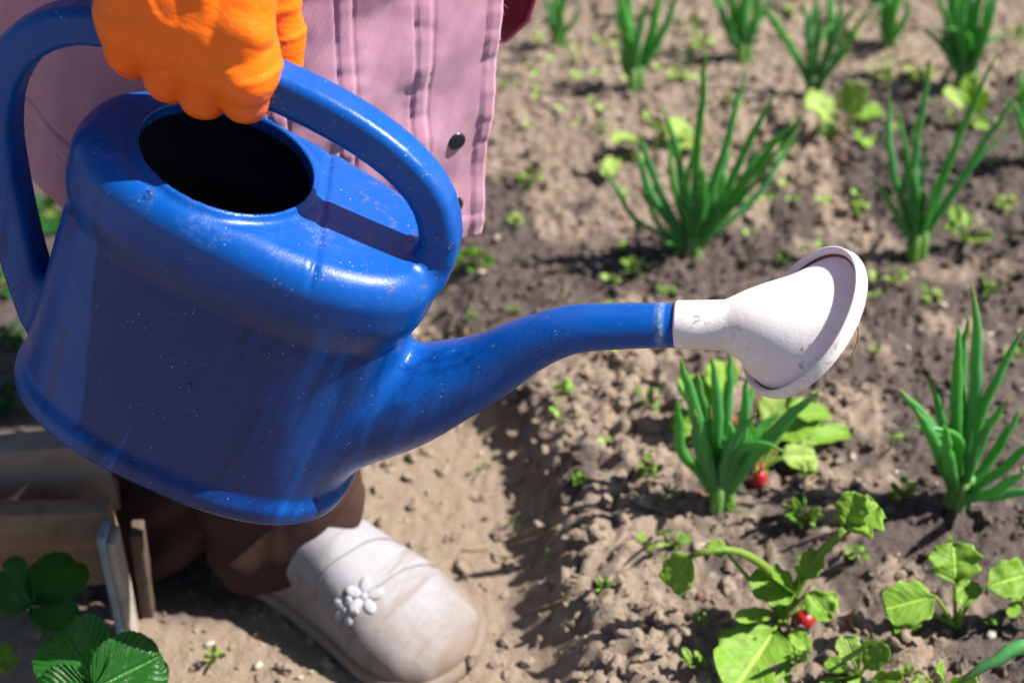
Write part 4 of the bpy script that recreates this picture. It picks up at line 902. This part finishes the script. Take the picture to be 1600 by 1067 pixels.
# radishes
def radish(label, u, v, r, long, z0):
    b = at_z(u, v, z0); root = empty('radish', tuple(b)); tag(root, label, 'radish', 'red radish roots showing')
    rs = [ring((0, 0, z), (0, 0, 1), q*r, 16) for z, q in [(-long*r, .15), (-long*r*.8, .6), (-long*r*.3, 1), (0, .95), (long*r*.45, .7), (long*r*.65, .3)]]
    V, Fc = loft(rs, True, True); link('root', mkmesh('root', V, Fc), M['radish'], root)
    V, Fc = tube([(0, 0, long*r*.55), (.001, .001, long*r*.8), (.002, .003, long*r*1.05)], [.0026, .0018, .0012], 6); link('stalk', mkmesh('stalk', V, Fc), M['redstem'], root)
radish('long red radish root standing out of the soil under the rose', 1186, 750, .0075, 2.2, .062)
radish('red radish crown half hidden by the sprawling plant', 1258, 965, .0085, 1.0, .055)
radish('small dull red radish lying alone on the lower bed', 1324, 972, .0042, 1.0, .056)

# strawberry plants in the near left corner
def strawberry(label, base, z, leaves, seed, mat='berry'):
    r0 = random.Random(seed); b = np.array(base, float); root = empty('strawberry_plant', tuple(b)); tag(root, label, 'strawberry plant', 'strawberry plants at the lower left')
    for k, ((u0, v0), (u1, v1), wpx, zz, nrm) in enumerate(leaves):
        P0 = at_z(u0, v0, zz)-b; P1 = at_z(u1, v1, zz-.004)-b; dep = (P0+b-CC)@CF; Wd = wpx*dep/FPX
        L = np.linalg.norm(P1-P0); nl, nw = 72, 36; ax = (P1-P0)/L; n = np.asarray(nrm, float); n -= ax*(n@ax); n /= np.linalg.norm(n); sd = np.cross(n, ax); V = []
        for i in range(nl+1):
            t = i/nl; w0 = max(.02, (max(0, 1-(2*abs(t-.52))**2.4))**.5)
            for j in range(nw+1):
                s = 2*j/nw-1
                # side veins run forward and outward; teeth where they reach the edge
                ph = (t - .42*abs(s)**1.1)*9.0+k; vv = abs((ph % 1)-.5)*2; tooth = (1-((ph*1.9) % 1))
                w_ = w0*(1+.085*(tooth-.5)*sstep(.75, 1, abs(s))*(t > .06)) if abs(s) > .7 else w0
                lat = s*w_*Wd/2; lift = .28*abs(s)**1.3*w0*Wd/2
                h_ = lift + .0030*(vv**.7)*(.25+abs(s))*(1-abs(s)**4*.4) - .0022*math.exp(-(s/.05)**2) + .04*Wd*float(noise(t*3+seed, s*2, k, 95)) - .14*L*t*t
                V.append(P0+ax*(L*t+ .05*L*abs(s)*(1-t)*-1)+sd*lat+n*h_)
        lm = mkmesh('leaf', V, grid_faces(nl+1, nw+1)); fattr(lm, 'ls', np.tile(np.linspace(-1, 1, nw+1), nl+1)); fattr(lm, 'lt', np.repeat(np.linspace(0, 1, nl+1), nw+1)); lf = link('leaf', lm, M[mat], root)
        P = spline([(r0.uniform(-.01, .01), r0.uniform(-.01, .01), 0), (P0*.5+np.array([0, 0, .02])), P0], 10); V, Fc = tube(P, [.0016]*10, 6); link('petiole', mkmesh('petiole', V, Fc), M['petiole'], lf)
strawberry('strawberry plant with glossy serrated leaves filling the bottom left corner', (-.27, .66, 0), 0, [
    ((150, 1072), (88, 975), 128, .135, (.1, -.6, 1)), ((150, 1075), (255, 1020), 118, .135, (.35, -.5, 1)), ((165, 1040), (205, 1000), 62, .12, (.2, -.5, 1)), ((140, 1080), (60, 1110), 110, .13, (-.2, -.5, 1))], 3)
strawberry('dark shaded strawberry plant beside the wooden boards', (-.36, .73, 0), 0, [
    ((50, 945), (-8, 885), 86, .115, (-.2, -.7, 1)), ((55, 945), (122, 868), 88, .115, (.2, -.6, 1)), ((50, 948), (122, 968), 56, .11, (0, -.6, 1))], 5)
leafy('strawberry_plant', 'bright small leaf at the left edge just above the corner', 'strawberry plant', (5, 1050), [
    ([(3, 1035)], (14, 1008), 26, dict(shape='obovate', serr=.08)), ([(0, 1040)], (-22, 1020), 26, dict()), ([(8, 1042)], (24, 1030), 20, dict())], 'weed', 'strawberry plants at the lower left', seed=200, z=.05)
for lb, u, v, rp, n, sd in (('dim leafy weed in the dark bed just behind the left of the can', 60, 560, 40, 10, 305), ('dim weed near the left frame edge below the handle joint', -5, 620, 40, 10, 306), ('low dim weed nearest the grey board', 45, 690, 26, 8, 307), ('shaded green weed glimpsed through the gap of the can handle', 82, 330, 44, 12, 301), ('dark leaf sprig at the left edge behind the can', 18, 520, 36, 6, 302), ('shaded sprout at the left edge above the boards', 5, 440, 30, 6, 303)):
    r0 = random.Random(sd); lv = []
    for j in range(n):
        a = 2*math.pi*j/n+r0.random(); q = rp*r0.uniform(.5, 1); tu, tv = u+math.cos(a)*q, v+math.sin(a)*q*.8; lv.append(([(u+(tu-u)*.4, v+(tv-v)*.4)], (tu, tv), rp*.5, dict(nl=8, mat='berry')))
    leafy('weed', lb, 'weed', (u, v), lv, 'weed', G3, seed=sd, pr=.001)

# ------------------------------------------------------------------ wooden bed edging at the left
def plank(name, label, size, loc, rot, mat, seed, cat='board', group='old boards edging the bed at the left'):
    o = link(name, rbox(*size, .0014, seed, .0010), M[mat]); o.location = loc; o.rotation_euler = rot; tag(o, label, cat, group); return o
plank('board', 'grey weathered board on edge, upper of the two left of the clog', (.40, .024, .075), (-.522, .796, .113), (0, -.045, .10), 'wood', 1)
plank('board', 'orange brown board lying in front of and below the grey one', (.40, .017, .085), (-.512, .757, .090), (0, -.01, .03), 'wood2', 2)
plank('stake', 'flaked pale blue stake at the ends of the boards', (.0065, .020, .15), (-.3165, .742, .055), (.02, .05, .0), 'bluepaint', 3, 'stake', 'stakes holding the board ends')
plank('stake', 'narrow bleached white stake touching the pale blue one', (.0065, .020, .145), (-.3099, .7425, .0525), (.02, .05, .0), 'whitewood', 4, 'stake', 'stakes holding the board ends')
plank('stake', 'dark wet stake behind the bleached one', (.010, .018, .12), (-.300, .765, .050), (.06, .08, .1), 'darkwood', 5, 'stake', 'stakes holding the board ends')
